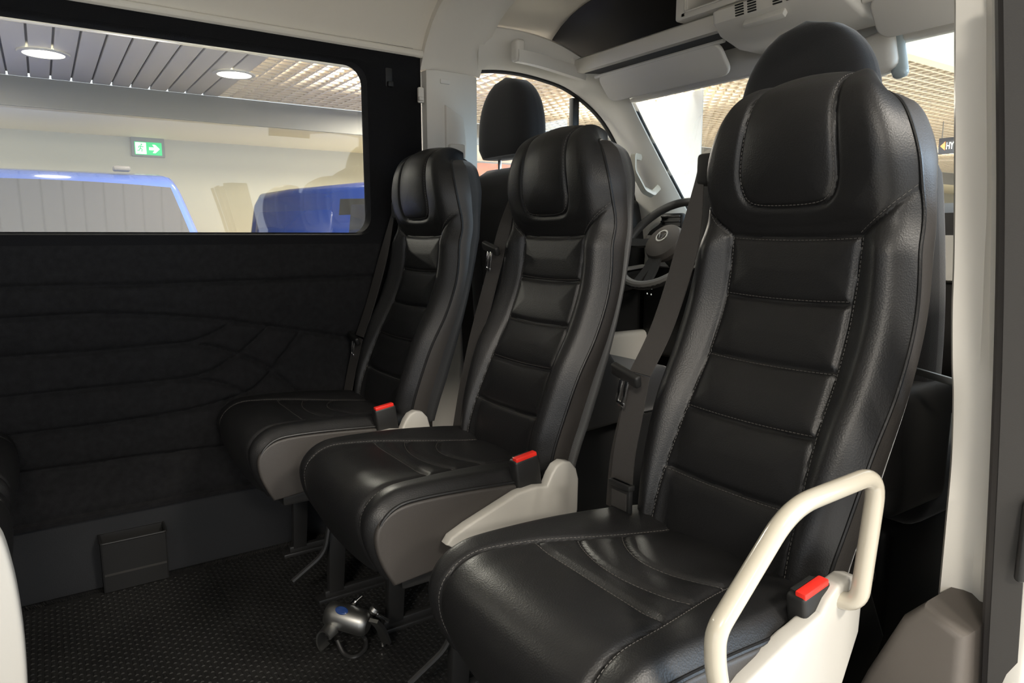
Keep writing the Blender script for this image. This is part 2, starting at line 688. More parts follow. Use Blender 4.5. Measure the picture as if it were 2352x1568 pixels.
A, B = np.meshgrid(yy, zz)


def wpos(a, b, off):
    top = np.clip((b - (Z(0.008) - 0.05)) / 0.05, 0, 1)
    und = 0.006 * np.sin(b * 18.0)
    low = np.clip((0.245 - b) / 0.04, 0, 1)
    x = XL + 0.010 + off + und - 0.03 * top ** 2 - 0.012 * low ** 2
    return np.stack([x, a, b], -1)


quilt(A, B, wpos, seams, 0.010, 0.010, lambda a, b: np.zeros(len(a), int), ['carpet_panel'], 'carpet', wl, pw=0.04, gw=0.006)
mk('lower_panel', box((XL - 0.02, Y0, 0.0), (XL + 0.004, Y1 + 0.2, 0.215)), 'lower', wl)
mk('lower_ledge', prism([(XL - 0.005, 0.198), (XL + 0.018, 0.200), (XL + 0.021, 0.212), (XL - 0.005, 0.226)], 1, Y0, Y1, 0.003), 'carpet', wl)
for u, v in ((267, 668), (542, 657), (772, 648)):
    p = P(u, v, 0, XL + 0.02)
    mk('screw', lathe([(0.0, 0.0), (0.0052, 0.0), (0.0048, 0.002), (0.002, 0.0035), (0, 0.0037)], (XL + 0.012, p[1], p[2]), (1, 0, 0), 14), 'steel', wl, label='small silver screw head')
# coat hook on the surround
p = P(895, 178, 0, XL + 0.02)
hk = mk('coat_hook', join(box((XL + .004, p[1] - .012, p[2] - .028), (XL + .016, p[1] + .012, p[2] + .03), .004),
                          box((XL + .016, p[1] - .009, p[2] - .028), (XL + .03, p[1] + .009, p[2] - .012), .003)), 'dark', wl)
# outer steel skin of the left side
mk('body_skin', box((XL - 0.10, -2.2, -0.45), (XL - 0.06, 1.25, Z(0.002)), 0.01), 'white', wl)
mk('roof_rail', box((XL - 0.10, -2.2, Z(0.515)), (XL - 0.06, 1.25, Z(0.80)), 0.01), 'white', wl)
mk('rear_wall_panel', box((XL - 0.02, -2.2, 0), (XL + 0.01, Y0, Z(0.6))), 'carpet', wl)

# window pane
w1 = mk('window_1', box((XL - 0.040, -0.58, Z(-0.02)), (XL - 0.035, 0.90, Z(0.545))), 'glass')
tag(w1, 'long clear side window with rounded corners in the black carpeted wall', 'window', kind='structure')

# wall pocket on the lower trim
x0 = XL + 0.004
pk = root('wall_pocket', (XL + 0.03, 0.14, 0.0), 'black open-topped plastic pocket low on the black wall by the floor', 'pocket')
ya, yb, zt = 0.060, 0.216, Z(-0.797)
mk('pocket_body', prism([(x0, 0.002), (x0 + 0.046, 0.002), (x0 + 0.060, zt), (x0 + 0.054, zt), (x0 + 0.040, 0.03), (x0 + 0.004, 0.03), (x0 + 0.004, zt + 0.006), (x0, zt + 0.006)], 1, ya, yb, 0.0015), 'dark', pk)
for q in (ya, yb - 0.004):
    mk('pocket_end', prism([(x0, 0.002), (x0 + 0.046, 0.002), (x0 + 0.060, zt), (x0, zt + 0.006)], 1, q, q + 0.004, 0.001), 'dark', pk)
mk('pocket_rim', tube(fillet([(x0 + .004, ya, zt + .006), (x0 + .059, ya, zt), (x0 + .059, yb, zt), (x0 + .004, yb, zt + .006)], .008), 0.003, 8), 'dark', pk)
mk('pocket_band', box((x0 + 0.044, ya + 0.004, 0.048), (x0 + 0.0515, yb - 0.003, 0.072), 0.001, rot=('Y', 3)), 'darkgrey', pk)

# ---- ceiling of the passenger space
def roof_section(z0=0.562, top=0.77, inset=0.0):
    pts = []
    hw = (XR - XL) / 2
    for i in range(41):
        t = -1 + 2 * i / 40
        s = abs(t)
        z = top - (top - z0) * (0.25 * s ** 2 + 0.75 * s ** 9)
        pts.append((XM + t * (hw - inset), Z(z)))
    return pts


sec = roof_section()
ce = mk('ceiling', slab(grid([[(x, y, z) for x, z in sec] for y in np.linspace(-2.2, 1.07, 6)]), (0, 0, 0.03)), 'headliner')
tag(ce, 'pale beige padded van headliner over the seats', 'ceiling', kind='structure')
# rounded cove strip where the headliner meets the black surround
cv = mk('trim_1', tube([(XL + 0.012, -0.6, Z(0.572)), (XL + 0.012, 1.06, Z(0.563))], 0.012, 10), 'headliner')
tag(cv, 'pale beige edge roll between headliner and black window surround', 'trim', kind='structure')

# roof bow / hoop over the B-pillars
sec2 = roof_section(0.52, 0.755, 0.0)
sec2b = roof_section(0.52, 0.735, 0.014)
rows = []
for y, k in ((1.045, 0.0), (1.06, 0.8), (1.085, 1), (1.20, 1), (1.24, .8), (1.265, 0)):
    rows.append([(a[0] * (1 - k) + b[0] * k, y, a[1] * (1 - k) + b[1] * k) for a, b in zip(sec2, sec2b)])
hoop = mk('trim_2', slab(grid(rows), (0, 0, 0.05)), 'plastic')
tag(hoop, 'beige roof bow trim arching over the cab entrance', 'trim', kind='structure')
# ---- right side behind the door opening, rear end
wr = mk('wall_right', box((XR - 0.02, -2.2, 0), (XR + 0.07, -0.75, Z(0.8)), 0.01), 'carpet')
tag(wr, 'black carpeted van side behind the sliding door opening', 'wall', kind='structure')
wb = mk('wall_rear', box((XL - 0.05, -2.25, -0.3), (XR + 0.05, -2.2, Z(0.8)), 0.01), 'carpet')
tag(wb, 'black carpeted rear end of the van', 'wall', kind='structure')
rf = mk('roof', box((XL - 0.10, -2.25, Z(0.80)), (XR + 0.10, 1.75, Z(0.84)), 0.02), 'white')
tag(rf, 'white painted van roof panel', 'roof', kind='structure')
hd = mk('trim_3', box((XR - 0.03, -0.75, Z(0.56)), (XR + 0.06, 1.0, Z(0.8)), 0.02), 'plastic')
tag(hd, 'beige door header over the sliding door opening', 'trim', kind='structure')

# =================================================================== PASSENGER SEATS
SX = -0.668           # centre of the seat by the door
SPITCH = 0.62
PUFF = 0.0085
prof = np.array([(.832, -.505), (.840, -.45), (.855, -.39), (.890, -.29), (.936, -.2), (.970, -.105), (.983, 0.0), (.974, .05),
                 (.963, .11), (.963, .165), (.974, .203), (.996, .226), (1.025, .237), (1.052, .238), (1.078, .232)])
wid = np.array([.176, .180, .188, .197, .201, .199, .188, .182, .177, .160, .140, .120, .104, .092, .085])
cp = spline(prof, 12)
cw = spline(np.stack([wid, wid], 1), 12)[:, 0]
arc = np.concatenate([[0], np.cumsum(np.hypot(*np.diff(cp, axis=0).T))])
SMAX = arc[-1]
tng = np.gradient(cp, arc, axis=0)
tng /= np.linalg.norm(tng, axis=1, keepdims=True)
zmono = np.maximum.accumulate(cp[:, 1])


def s_of_z(z):
    return np.interp(z, zmono[:int(np.argmax(zmono)) + 1], arc[:int(np.argmax(zmono)) + 1])


def sstep(e0, e1, x):
    t = np.clip((x - e0) / (e1 - e0), 0, 1)
    return t * t * (3 - 2 * t)


def bpos(a, s, off):
    y = np.interp(s, arc, cp[:, 0]); z = np.interp(s, arc, cp[:, 1]); ww = np.interp(s, arc, cw)
    ty = np.interp(s, arc, tng[:, 0]); tz = np.interp(s, arc, tng[:, 1])
    t = np.abs(a) / ww
    low = 1 - sstep(-0.03, 0.05, z)
    hd_ = sstep(0.0, 0.06, z)
    bol = 0.020 * sstep(0.56, 0.80, t) * low + hd_ * 0.014 * (1 - t ** 2) * (1 - sstep(.2, .25, z))
    edge = 0.032 * np.clip((t - 0.74) / 0.26, 0, 1) ** 2.2
    fade = 1 - 0.75 * sstep(0.86, 1.0, t)
    o_ = off * fade + bol - edge
    return np.stack([SX + a, y - tz * o_, Z(z + ty * o_)], -1)


def inner(z):
    return np.interp(z, [-.51, -.39, -.29, -.1, 0.0], [.130, .127, .120, .113, .114])


zs = np.linspace(-.503, 0, 30)
LZ = [0.0, -.100, -.196, -.288, -.388]
bseams = []
for sg in (-1, 1):
    bseams.append(np.stack([sg * inner(zs), s_of_z(zs)], 1))
    bseams.append(np.array([(sg * .114, s_of_z(0.0)), (sg * .150, s_of_z(.032)), (sg * .19, s_of_z(.068))]))
for z in LZ:
    x = np.linspace(-inner(z), inner(z), 9)
    bseams.append(np.stack([x, np.full(9, s_of_z(z)) - 0.004 * (1 - (x / inner(z)) ** 2)], 1))
ul = [(-.064, SMAX), (-.066, s_of_z(.235)), (-.074, s_of_z(.19)), (-.083, s_of_z(.12)), (-.084, s_of_z(.085)), (-.074, s_of_z(.058)), (-.052, s_of_z(.047)), (0, s_of_z(.0445))]
uc = spline(ul + [(-x, y) for x, y in ul[-2::-1]], 6)
bseams.append(uc)


def in_poly(a, b, poly):
    ins = np.zeros(len(a), bool)
    j = len(poly) - 1
    for i in range(len(poly)):
        xi, yi = poly[i]; xj, yj = poly[j]
        c = ((yi > b) != (yj > b)) & (a < (xj - xi) * (b - yi) / (yj - yi + 1e-15) + xi)
        ins ^= c
        j = i
    return ins


BN = ['headrest_insert', 'headrest_pad', 'side_bolster', 'side_bolster', 'centre_panel', 'centre_panel', 'centre_panel', 'centre_panel', 'centre_panel']


def bclass(a, s):
    z = np.interp(s, arc[:int(np.argmax(zmono)) + 1], zmono[:int(np.argmax(zmono)) + 1])
    r = np.full(len(a), 8)
    iw = inner(np.minimum(z, 0))
    for i in range(4):
        x = np.clip(a / iw, -1, 1)
        zz_ = s_of_z(LZ[i + 1]) - 0.004 * (1 - x ** 2)
        r[(s > zz_) & (r == 8)] = 4 + i
    r[(a < -iw)] = 2
    r[(a > iw)] = 3
    x = np.clip(a / .114, -1, 1)
    lim = np.where(np.abs(a) <= .114, s_of_z(0) - .004 * (1 - x ** 2), np.interp(np.abs(a), [.114, .15, .19], [s_of_z(0), s_of_z(.032), s_of_z(.068)]))
    r[s > lim] = 1
    r[in_poly(a, s, np.vstack([uc, [(.064, SMAX + .02), (-.064, SMAX + .02)]]))] = 0
    return r


# ---- cushion chart
cprof = np.array([(.865, -.490), (.80, -.482), (.70, -.472), (.60, -.465), (.52, -.463), (.475, -.468), (.446, -.485), (.434, -.510), (.437, -.545), (.450, -.58), (.468, -.614)])
cc = spline(cprof, 10)
carc = np.concatenate([[0], np.cumsum(np.hypot(*np.diff(cc, axis=0).T))])
ctan = np.gradient(cc, carc, axis=0)
ctan /= np.linalg.norm(ctan, axis=1, keepdims=True)
QMAX = carc[-1]


def q_of_y(y):
    k = int(np.argmin(cc[:, 0]))
    return np.interp(-np.asarray(y), -cc[:k + 1, 0], carc[:k + 1])


def cwid(q):
    return np.interp(q, [0, .08, .2, QMAX], [.190, .202, .2065, .2065])


def cpos(a, q, off):
    y = np.interp(q, carc, cc[:, 0]); z = np.interp(q, carc, cc[:, 1])
    ty = np.interp(q, carc, ctan[:, 0]); tz = np.interp(q, carc, ctan[:, 1])
    t = np.abs(a) / cwid(q)
    o_ = off * (1 - .8 * sstep(.9, 1, t)) + 0.007 * sstep(.45, .75, t) * (1 - sstep(.36, .44, q)) - 0.014 * np.clip((t - .86) / .14, 0, 1) ** 2 + .006 * (1 - t * t) * sstep(.3, .42, q)
    return np.stack([SX + a, y + tz * o_, Z(z - ty * o_)], -1)


ci = [(.085, 0.0), (.090, q_of_y(.80)), (.106, q_of_y(.70)), (.133, q_of_y(.585)), (.146, q_of_y(.50)), (.152, q_of_y(.455)), (.158, QMAX * .86), (.160, QMAX)]
ci = spline(ci, 6)


def cin(q):
    return np.interp(q, ci[:, 1], ci[:, 0])


cseams = [np.stack([sg * ci[:, 0], ci[:, 1]], 1) for sg in (-1, 1)]
CROSS = [(.585, .0), (.655, .030), (.735, .045)]
cross_l = []
for y, bow in CROSS:
    wq = cin(q_of_y(y))
    x = np.linspace(-wq, wq, 15)
    cross_l.append(np.stack([x, q_of_y(y - bow * (1 - (x / wq) ** 2))], 1))
cseams += cross_l
CN = ['side_bolster', 'side_bolster', 'front_panel', 'seat_panel', 'seat_panel', 'seat_panel']


def cclass(a, q):
    r = np.full(len(a), 5)
    for i, L in enumerate(cross_l):
        r[(q > np.interp(a, L[:, 0], L[:, 1])) & (r == 5)] = 2 + i
    r[a < -cin(q)] = 0
    r[a > cin(q)] = 1
    return r


def cushion_side(y_in, k=0.0):
    pts = [(cc[i, 0] + (.006 if cc[i, 0] < .5 else 0), Z(cc[i, 1] - .010)) for i in range(18, len(cc), 3)]
    pts += [(.56, Z(-.614)), (.72, Z(-.58)), (.83, Z(-.57)), (.83, Z(-.50))]
    return pts


def belt_side(parent, pix, xw, tongue, anchor=None, seat='near'):
    """seat belt lying along the seat's left side: upper and lower straps, tongue, anchor"""
    up = [P(u, v, 0, xw) for u, v in pix[0]]
    lo = [P(u, v, 0, xw) for u, v in pix[1]]
    sd = np.array([0.93, 0.20, 0.12])
    us = spline(up, 6)
    kk = np.clip(np.arange(len(us)) / 7.0, 0, 1)
    mk('shoulder_strap', ribbon(us, 0.014 + 0.032 * kk * kk * (3 - 2 * kk), 0.0022, sd), 'belt', parent)
    for i, (dx, dy) in enumerate(((0.0, 0.0), (-0.012, 0.007))):
        q = np.array(lo) + np.array([dx, dy, 0]) + np.linspace(0, 1, len(lo))[:, None] * np.array([-0.012 * i, 0, 0])
        mk('lap_strap', ribbon(spline(q, 6), 0.044, 0.0022, sd + np.array([0, -.25 * i, 0])), 'belt', parent)
    t = P(*tongue, 0, xw) + np.array([-0.004, -0.012, 0])
    tg = mk('belt_tongue', join(box(t + [-.034, -.006, -.012], t + [.034, .008, .012], .005, 3, rot=[('Y', 14), ('X', 20)])), 'dark', parent)
    mk('tongue_plate', join(box(t + [-.016, -.004, -.052], t + [-.008, 0, -.008], .001, rot=('Y', 14)),
                            box(t + [-.002, -.004, -.052], t + [.006, 0, -.008], .001, rot=('Y', 14)),
                            box(t + [-.018, -.004, -.056], t + [.002, 0, -.048], .001, rot=('Y', 14))), 'chrome', tg, label='bright metal belt latch plate')
    g = up[0] + np.array([0.014, 0.012, -0.004])
    mk('belt_guide', box(g + [-.022, -.02, -.028], g + [.02, .02, .028], .008, 3), 'dark', parent)
    if anchor:
        q = P(*anchor, 0, xw + 0.02)
        mk('belt_anchor', join(box(q + [-.024, -.010, -.026], q + [.024, .0, .026], .003, 2),
                               box(q + [-.026, -.013, .016], q + [.026, .002, .026], .002)), 'dark', parent)
        mk('anchor_label', box(q + [-.018, -.0112, -.02], q + [.018, -.0098, .010]), 'darkgrey', parent)


def make_seat():
    r = root('passenger_seat', (SX, 0.65, 0), 'seat', 'seat', 'black leather passenger seats')
    # backrest body
    n = 90
    ss = np.linspace(0, SMAX, n)
    ww = np.interp(ss, arc, cw)
    z = np.interp(ss, arc, cp[:, 1])
    yb = np.interp(z, [-.51, -.3, 0, .12, .2, .23, .26], [.925, .985, 1.070, 1.085, 1.088, 1.086, 1.083])
    E = {}
    B = {}
    for sg in (-1, 1):
        e = bpos((sg * ww)[None], ss[None], np.zeros((1, n)))[0]
        bk = np.stack([SX + sg * (ww - 0.016), yb, np.minimum(e[:, 2], Z(.225))], 1)
        bk[:, 1] = np.maximum(bk[:, 1], e[:, 1] + .004)
        E[sg], B[sg] = e, bk
    bulge = np.array([0.010, 0, 0])

    def gp(sg, k):
        return E[sg] * (1 - k) + B[sg] * k + sg * bulge * math.sin(math.pi * min(k * 1.1, 1))
    rows = [gp(-1, k) for k in (.5, .65, .8, .92, 1)]
    for f in (.85, .6, .3, 0, -.3, -.6, -.85):
        mid = (B[-1] * (1 + f) + B[1] * (1 - f)) / 2
        mid[:, 1] += .02 * (1 - f * f) * np.interp(z, [-.5, .2, .25], [1, 1, 0])
        rows.append(mid)
    rows += [gp(1, k) for k in (1, .92, .8, .65, .5)]
    bc = mk('backrest', grid(rows), 'fabric', r, angle=60, label='black fabric back of the seat')
    for sg in (-1, 1):
        rw = [gp(sg, k) for k in ((0, .12, .25, .38, .5) if sg == 1 else (.5, .38, .25, .12, 0))]
        mk('side_gusset', grid(rw), 'leather_side', bc, angle=60)
        mk('piping', tube(E[sg], 0.0034, 8), 'leather', bc)
    T = np.linspace(-1, 1, 123)
    S = np.linspace(0, SMAX, 256)
    TT, SS = np.meshgrid(T, S)
    quilt(TT * np.interp(SS, arc, cw), SS, bpos, bseams, PUFF, 0.005, bclass, BN, 'leather', bc, pw=0.028, gw=0.0045)
    st = []
    for i, L in enumerate(bseams):
        st.append(offset_line(spline(L, 3), 0.0038 if i % 2 else -0.0038))

    def bpos_st(a, s, off):
        d, _, _ = seg_dist(a, s, bseams)
        return bpos(a, s, off + PUFF * (1 - np.exp(-d / .028)) - 0.005 * np.exp(-(d / .0045) ** 2))
    mk('stitching', stitches(st, bpos_st), 'stitch', bc, smooth=False, kind='stuff')
    # cushion
    cu = mk('cushion', prism([(.85, Z(-.50)), (.60, Z(-.49)), (.48, Z(-.50)), (.455, Z(-.54)), (.474, Z(-.61)), (.56, Z(-.612)), (.72, Z(-.58)), (.85, Z(-.56))], 0, SX - .19, SX + .19, .004), 'dark', r)
    T = np.linspace(-1, 1, 121)
    Q = np.linspace(0, QMAX, 160)
    TT, QQ = np.meshgrid(T, Q)
    quilt((TT * cwid(QQ))[:, ::-1], QQ, cpos, cseams, 0.009, 0.0045, cclass, CN, 'leather', cu, pw=0.035, gw=0.005)
    st = [offset_line(L, .004 * k) for L, k in zip(cseams, (1, -1, 1, 1, 1))]

    def cpos_st(a, q, off):
        d, _, _ = seg_dist(a, q, cseams)
        return cpos(a, q, off + .009 * (1 - np.exp(-d / .035)) - .0045 * np.exp(-(d / .005) ** 2))
    mk('stitching', stitches(st, cpos_st), 'stitch', cu, smooth=False, kind='stuff')
    qs = np.linspace(0.10, QMAX, 60)
    for sg in (-1, 1):
        x = SX + sg * .2055
        mk('side_panel', prism(cushion_side(0), 0, x - .008, x + .008, .006, 3), 'leather_side', cu)
        e = cpos((sg * cwid(qs))[None], qs[None], np.zeros((1, 60)))[0]
        e[:, 0] += sg * .003
        mk('piping', tube(e, .0034, 8), 'leather', cu)
    # frame under the seat
    fr = mk('seat_frame', join(box((SX - .18, .50, Z(-.655)), (SX + .18, .86, Z(-.60)), .01),
                               box((SX - .17, .60, Z(-.70)), (SX + .17, .64, Z(-.65)), .006),
                               box((SX - .17, .80, Z(-.70)), (SX + .17, .84, Z(-.65)), .006)), 'blackmetal', r)
    for sg in (-1, 1):
        x = SX + sg * .155
        mk('leg', prism([(.61, 0.02), (.65, 0.02), (.67, Z(-.65)), (.62, Z(-.65))], 0, x - .012, x + .012, .004), 'blackmetal', r)
        mk('leg', prism([(.83, 0.03), (.88, 0.03), (.86, Z(-.65)), (.79, Z(-.65))], 0, x - .012, x + .012, .004), 'blackmetal', r)
        mk('floor_rail', join(box((x - .018, .58, 0.0), (x + .018, .93, .012), .003), box((x - .010, .60, 0.01), (x + .010, .91, .028), .003)), 'blackmetal', r)
    mk('release_bar', tube(fillet([(SX + .12, .62, Z(-.64)), (SX + .12, .515, Z(-.655)), (SX - .12, .515, Z(-.655)), (SX - .12, .62, Z(-.64))], .03), .004, 8), 'steel', r)
    mk('tilt_lever', tube(fillet([(SX + .17, .72, Z(-.64)), (SX + .175, .62, Z(-.70)), (SX + .175, .60, Z(-.80)), (SX + .16, .52, Z(-.86))], .03), .007, 8), 'blackmetal', r)
    return r


def buckle(parent, sx, base):
    q = np.array([sx + .205, .763, Z(-.485)])
    b = mk('buckle', join(box(q + [-.013, -.030, -.03], q + [.015, .028, .052], .006, 3, rot=('X', 8))), 'dark', parent)
    mk('buckle_stalk', box(q + [-.006, -.02, -.12], q + [.008, .02, -.02], .004), 'dark', parent)
    c = q + np.array([0, -.0075, .0535])
    mk('release_button', box(c + [-.002, -.025, -.006], c + [.014, .024, .0045], .002, 2, rot=('X', 8)), 'red', b, label='red release button')
    mk('latch_slot', box(c + [-.011, -.021, -.004], c + [-.004, .020, .0012], .001, rot=('X', 8)), 'blackmetal', b)


seat1 = make_seat()
seat2 = dup(seat1)
seat2.location = (SX - SPITCH, 0.65, 0); ORG[seat2] = np.array(seat2.location)
seat3 = dup(seat1)
seat3.location = (SX - SPITCH - 0.53, 0.65 - 0.067, 0); ORG[seat3] = np.array(seat3.location)
opp1 = dup(seat1)
opp1.location = (-1.840, -0.315, 0); opp1.rotation_euler = (0, 0, math.pi)
opp2 = dup(seat1)
opp2.location = (-1.400, -0.315, 0); opp2.rotation_euler = (0, 0, math.pi)
seat1['label'] = 'black leather passenger seat beside the open door, with a cream tubular grab handle'
seat2['label'] = 'black leather passenger seat in the middle of the row of three'
seat3['label'] = 'black leather passenger seat against the black window wall in the row of three'
opp1['label'] = 'black leather seat turned toward the row of three, touching the window wall'
opp2['label'] = 'black leather seat facing the row of three with a pale grey side cover'
# side brackets, handles, buckles
br1 = [tuple(P(u, v, 0, SX + .232)[1:] - [0, CAMZ]) for u, v in [(1700, 1600), (1723, 1568), (1825, 1467), (1845, 1452), (1890, 1412), (1905, 1380), (1930, 1345), (1955, 1326), (1975, 1326), (1986, 1345), (1975, 1450), (1938, 1568), (1925, 1640), (1880, 1720), (1700, 1720)]]
br2 = [(.64, -.61), (.565, -.558), (.575, -.545), (.61, -.530), (.722, -.492), (.765, -.488), (.792, -.492), (.803, -.470), (.815, -.455), (.832, -.449), (.852, -.454), (.866, -.470), (.873, -.494), (.872, -.56), (.85, -.63), (.74, -.64)]
mk('side_bracket', prism([(y, Z(z)) for y, z in br1], 0, SX + .206, SX + .232, .006, 3), 'bracket', seat1, label='pale grey plastic side cover')
for st_, dx, dy in ((seat2, -SPITCH, 0), (seat3, -SPITCH - .53, -.067)):
    mk('side_bracket', prism([(y + dy, Z(z)) for y, z in br2], 0, SX + dx + .214, SX + dx + .240, .005, 3), 'bracket', st_, label='pale grey plastic recliner cover')
for st_, dx, dy in ((seat1, 0, 0), (seat2, -SPITCH, 0), (seat3, -SPITCH - .53, -.067)):
    ORG[st_] = np.array([SX + dx, .65 + dy, 0]) if True else None
    q0 = ORG[st_]
    # build in place: shift a local builder
    sh = np.array([dx, dy, 0])
    q = np.array([SX + dx + .207, .763 + dy, Z(-.482)])
    b = mk('buckle', box(q + [-.013, -.030, -.035], q + [.015, .028, .050], .006, 3, rot=('X', 8)), 'dark', st_)
    mk('buckle_stalk', box(q + [-.006, -.02, -.12], q + [.006, .02, -.02], .004), 'dark', b)
    c = q + np.array([0, -.0068, .0505])
    mk('release_button', box(c + [-.001, -.026, -.006], c + [.0135, .024, .0045], .002, 2, rot=('X', 8)), 'red', b, label='red release button')
    mk('latch_slot', box(c + [-.011, -.021, -.004], c + [-.004, .020, .0012], .001, rot=('X', 8)), 'blackmetal', b)
# cream grab handle of the door-side seat
hp = [P(u, v, 0, -.418) for u, v in [(1955, 1398), (1972, 1388), (2018, 1085), (1815, 1166), (1643, 1452), (1642, 1520), (1662, 1650)]]
hp[0] = hp[1] + np.array([-0.040, -.012, -.002])
hp = fillet(hp, .04, 8)
gh = mk('grab_handle', tube(hp, 0.0112, 16), 'lacquer', seat1, label='cream lacquered tubular grab handle')
mk('handle_collar', lathe([(.012, 0), (.018, 0), (.017, .004), (.012, .005)], hp[0] + (hp[1] - hp[0]) * .45, (1, .25, 0), 20, False), 'bracket', gh)
# pale side cover of the opposite seat
sc = [P(u, v, 0, -1.235) for u, v in ((-140, 1150), (-60, 1150), (0, 1182), (30, 1262), (48, 1350), (60, 1450), (66, 1568), (66, 1700), (-140, 1750))]
ORG[opp2] = np.array([-1.400, -0.315, 0])


def mk_rot(name, vf, m, parent, **k):
    """child of a half-turned root, built in world space"""
    o0 = ORG[parent]
    v = np.array(vf[0], float)
    v[:, 0] = 2 * o0[0] - v[:, 0]
    v[:, 1] = 2 * o0[1] - v[:, 1]
    return mk(name, (v, vf[1]), m, parent, **k)


mk_rot('side_cover', prism([(p[1], p[2]) for p in spline(sc, 4)], 0, -1.20, -1.165, .008, 3), 'bracket', opp2, label='pale grey plastic side cover')

# seat belts along the left side of each seat
for st_, dx, dy, pix, tg, an in (
        (seat1, 0, 0, ([(1612, 385), (1580, 560), (1525, 740), (1470, 858)], [(1468, 862), (1450, 960), (1432, 1060), (1425, 1180)]), (1452, 860), (1432, 1138)),
        (seat2, -SPITCH, 0, ([(1180, 440), (1160, 520), (1128, 640), (1092, 780), (1068, 900), (1052, 1000)], [(1150, 560), (1110, 720), (1075, 860), (1058, 1000)]), (1138, 570), None),
        (seat3, -SPITCH - .53, -.067, ([(905, 480), (880, 590), (850, 700), (826, 772)], [(824, 776), (810, 840), (797, 910)]), (822, 776), None)):
    belt_side(st_, pix, SX + dx - .188, tg, an)

# =================================================================== CAB
XC = -2.05
# ---- left B-pillar trim
bp = root('trim_4', (XC, 1.14, 0), 'light grey plastic pillar trim behind the driver with belt height slider', 'pillar trim', kind='structure')
pil = [(XL - .02, 1.045), (XL + .03, 1.05), (XL + .046, 1.075), (XL + .046, 1.19), (XL + .03, 1.235), (XL - .02, 1.245)]
mk('pillar_lower', prism(pil, 2, 0, Z(-.02), 0), 'plastic2', bp)
mk('pillar_upper', prism(pil, 2, Z(-.02), Z(.515), .004), 'plastic2', bp)
mk('pillar_cap', box((XL + .03, 1.09, Z(.475)), (XL + .050, 1.125, Z(.49)), .003), 'plastic2', bp)
px = XL + .046
gd = mk('belt_slider', prism([(1.105, Z(.28)), (1.105, Z(.41)), (1.17, Z(.375)), (1.18, Z(.30)), (1.175, Z(.20)), (1.11, Z(.20))], 0, px - .01, px + .012, .006, 3), 'plastic', bp)
mk('slider_button', box((px + .006, 1.108, Z(.245)), (px + .032, 1.165, Z(.29)), .008, 3), 'plastic2', gd)
mk('belt_ring', tube(fillet([(px + .02, 1.115, Z(.245)), (px + .03, 1.165, Z(.24)), (px + .03, 1.19, Z(.20)), (px + .02, 1.17, Z(.16))], .02), .006, 8), 'darkgrey', gd)
mk('cab_belt', ribbon([(px + .022, 1.15, Z(.235)), (px + .02, 1.16, Z(.0)), (px + .02, 1.18, Z(-.5)), (px + .02, 1.18, Z(-.85))], .046, .002, (0, 1, .1)), 'belt', bp)
hp_ = P(963, 218, 0, XL + .03)
mk('pillar_hook', join(box(hp_ + [0, -.008, -.025], hp_ + [.012, .012, .022], .004, 2), box(hp_ + [.006, -.01, -.02], hp_ + [.022, .006, -.008], .003)), 'plastic', bp)

# ---- cab side: header over the driver's window running into the A-pillar
WS = -1.90            # A-pillar / windscreen edge plane
archpx = [(1098, 160), (1150, 160), (1200, 167), (1250, 180), (1300, 199), (1345, 230), (1385, 270), (1415, 318), (1440, 375), (1460, 440), (1474, 510), (1482, 600), (1486, 690)]
arch = np.array([P(u, v, 0, XC) for u, v in archpx])
upper = np.array([(-1.99, 1.225, Z(.66)), (-1.985, 1.33, Z(.665)), (-1.98, 1.43, Z(.66)), (-1.97, 1.53, Z(.64)), (-1.95, 1.62, Z(.60)),
                  P(1410, 190, 0, -1.92), P(1438, 212, 0, -1.90), P(1462, 262, 0, WS), P(1492, 322, 0, WS), P(1532, 398, 0, WS), P(1566, 462, 0, WS), P(1600, 530, 0, WS), P(1620, 590, 0, WS)])


def side_loft(mirror=False):
    rows = []
    A_, U_ = spline(arch, 4), spline(upper, 4)
    for k in (0, .12, .35, .6, .85, 1):
        b = A_ * (1 - k) + U_ * k
        bul = np.sin(math.pi * k) * 0.022 if 0 < k < 1 else 0
        b = b + np.array([bul, -bul * .8, 0])
        rows.append(b)
    rows.append(U_ + np.array([-.012, .02, .004]))
    rows.insert(0, A_ + np.array([-.045, .006, .006]))
    v, f = grid(rows)
    if mirror:
        v = v.copy(); v[:, 0] = 2 * XM - v[:, 0]
        f = [q[::-1] for q in f]
    return v, f


ap = root('trim_5', (XC, 1.8, 0.5), 'pale beige windscreen pillar trim on the driver side with grab handle', 'pillar trim', kind='structure')
mk('pillar_cover', slab(side_loft(), (-.02, .012, .01)), 'plastic2', ap, angle=50)
seal = spline(arch, 4) + np.array([-.022, .004, .004])
mk('window_seal', tube(seal, .012, 8), 'dark', ap)
mk('windscreen_seal', tube(spline(upper[5:], 4) + np.array([-.006, .016, .004]), .007, 8), 'dark', ap)
g = [P(1468, 362, 0, -1.935), P(1455, 358, 0, -1.90), P(1455, 392, 0, -1.885), P(1478, 436, 0, -1.885), P(1497, 446, 0, -1.895), P(1510, 432, 0, -1.93)]
mk('pillar_handle', sweep(fillet(g, .012), [(.009, .011), (-.009, .011), (-.012, 0), (-.009, -.011), (.009, -.011), (.012, 0)]), 'lacquer', ap)
ap2 = mk('trim_6', slab(side_loft(True), (.02, .012, .01)), 'plastic2')
tag(ap2, 'pale beige windscreen pillar trim on the passenger side', 'pillar trim', kind='structure')

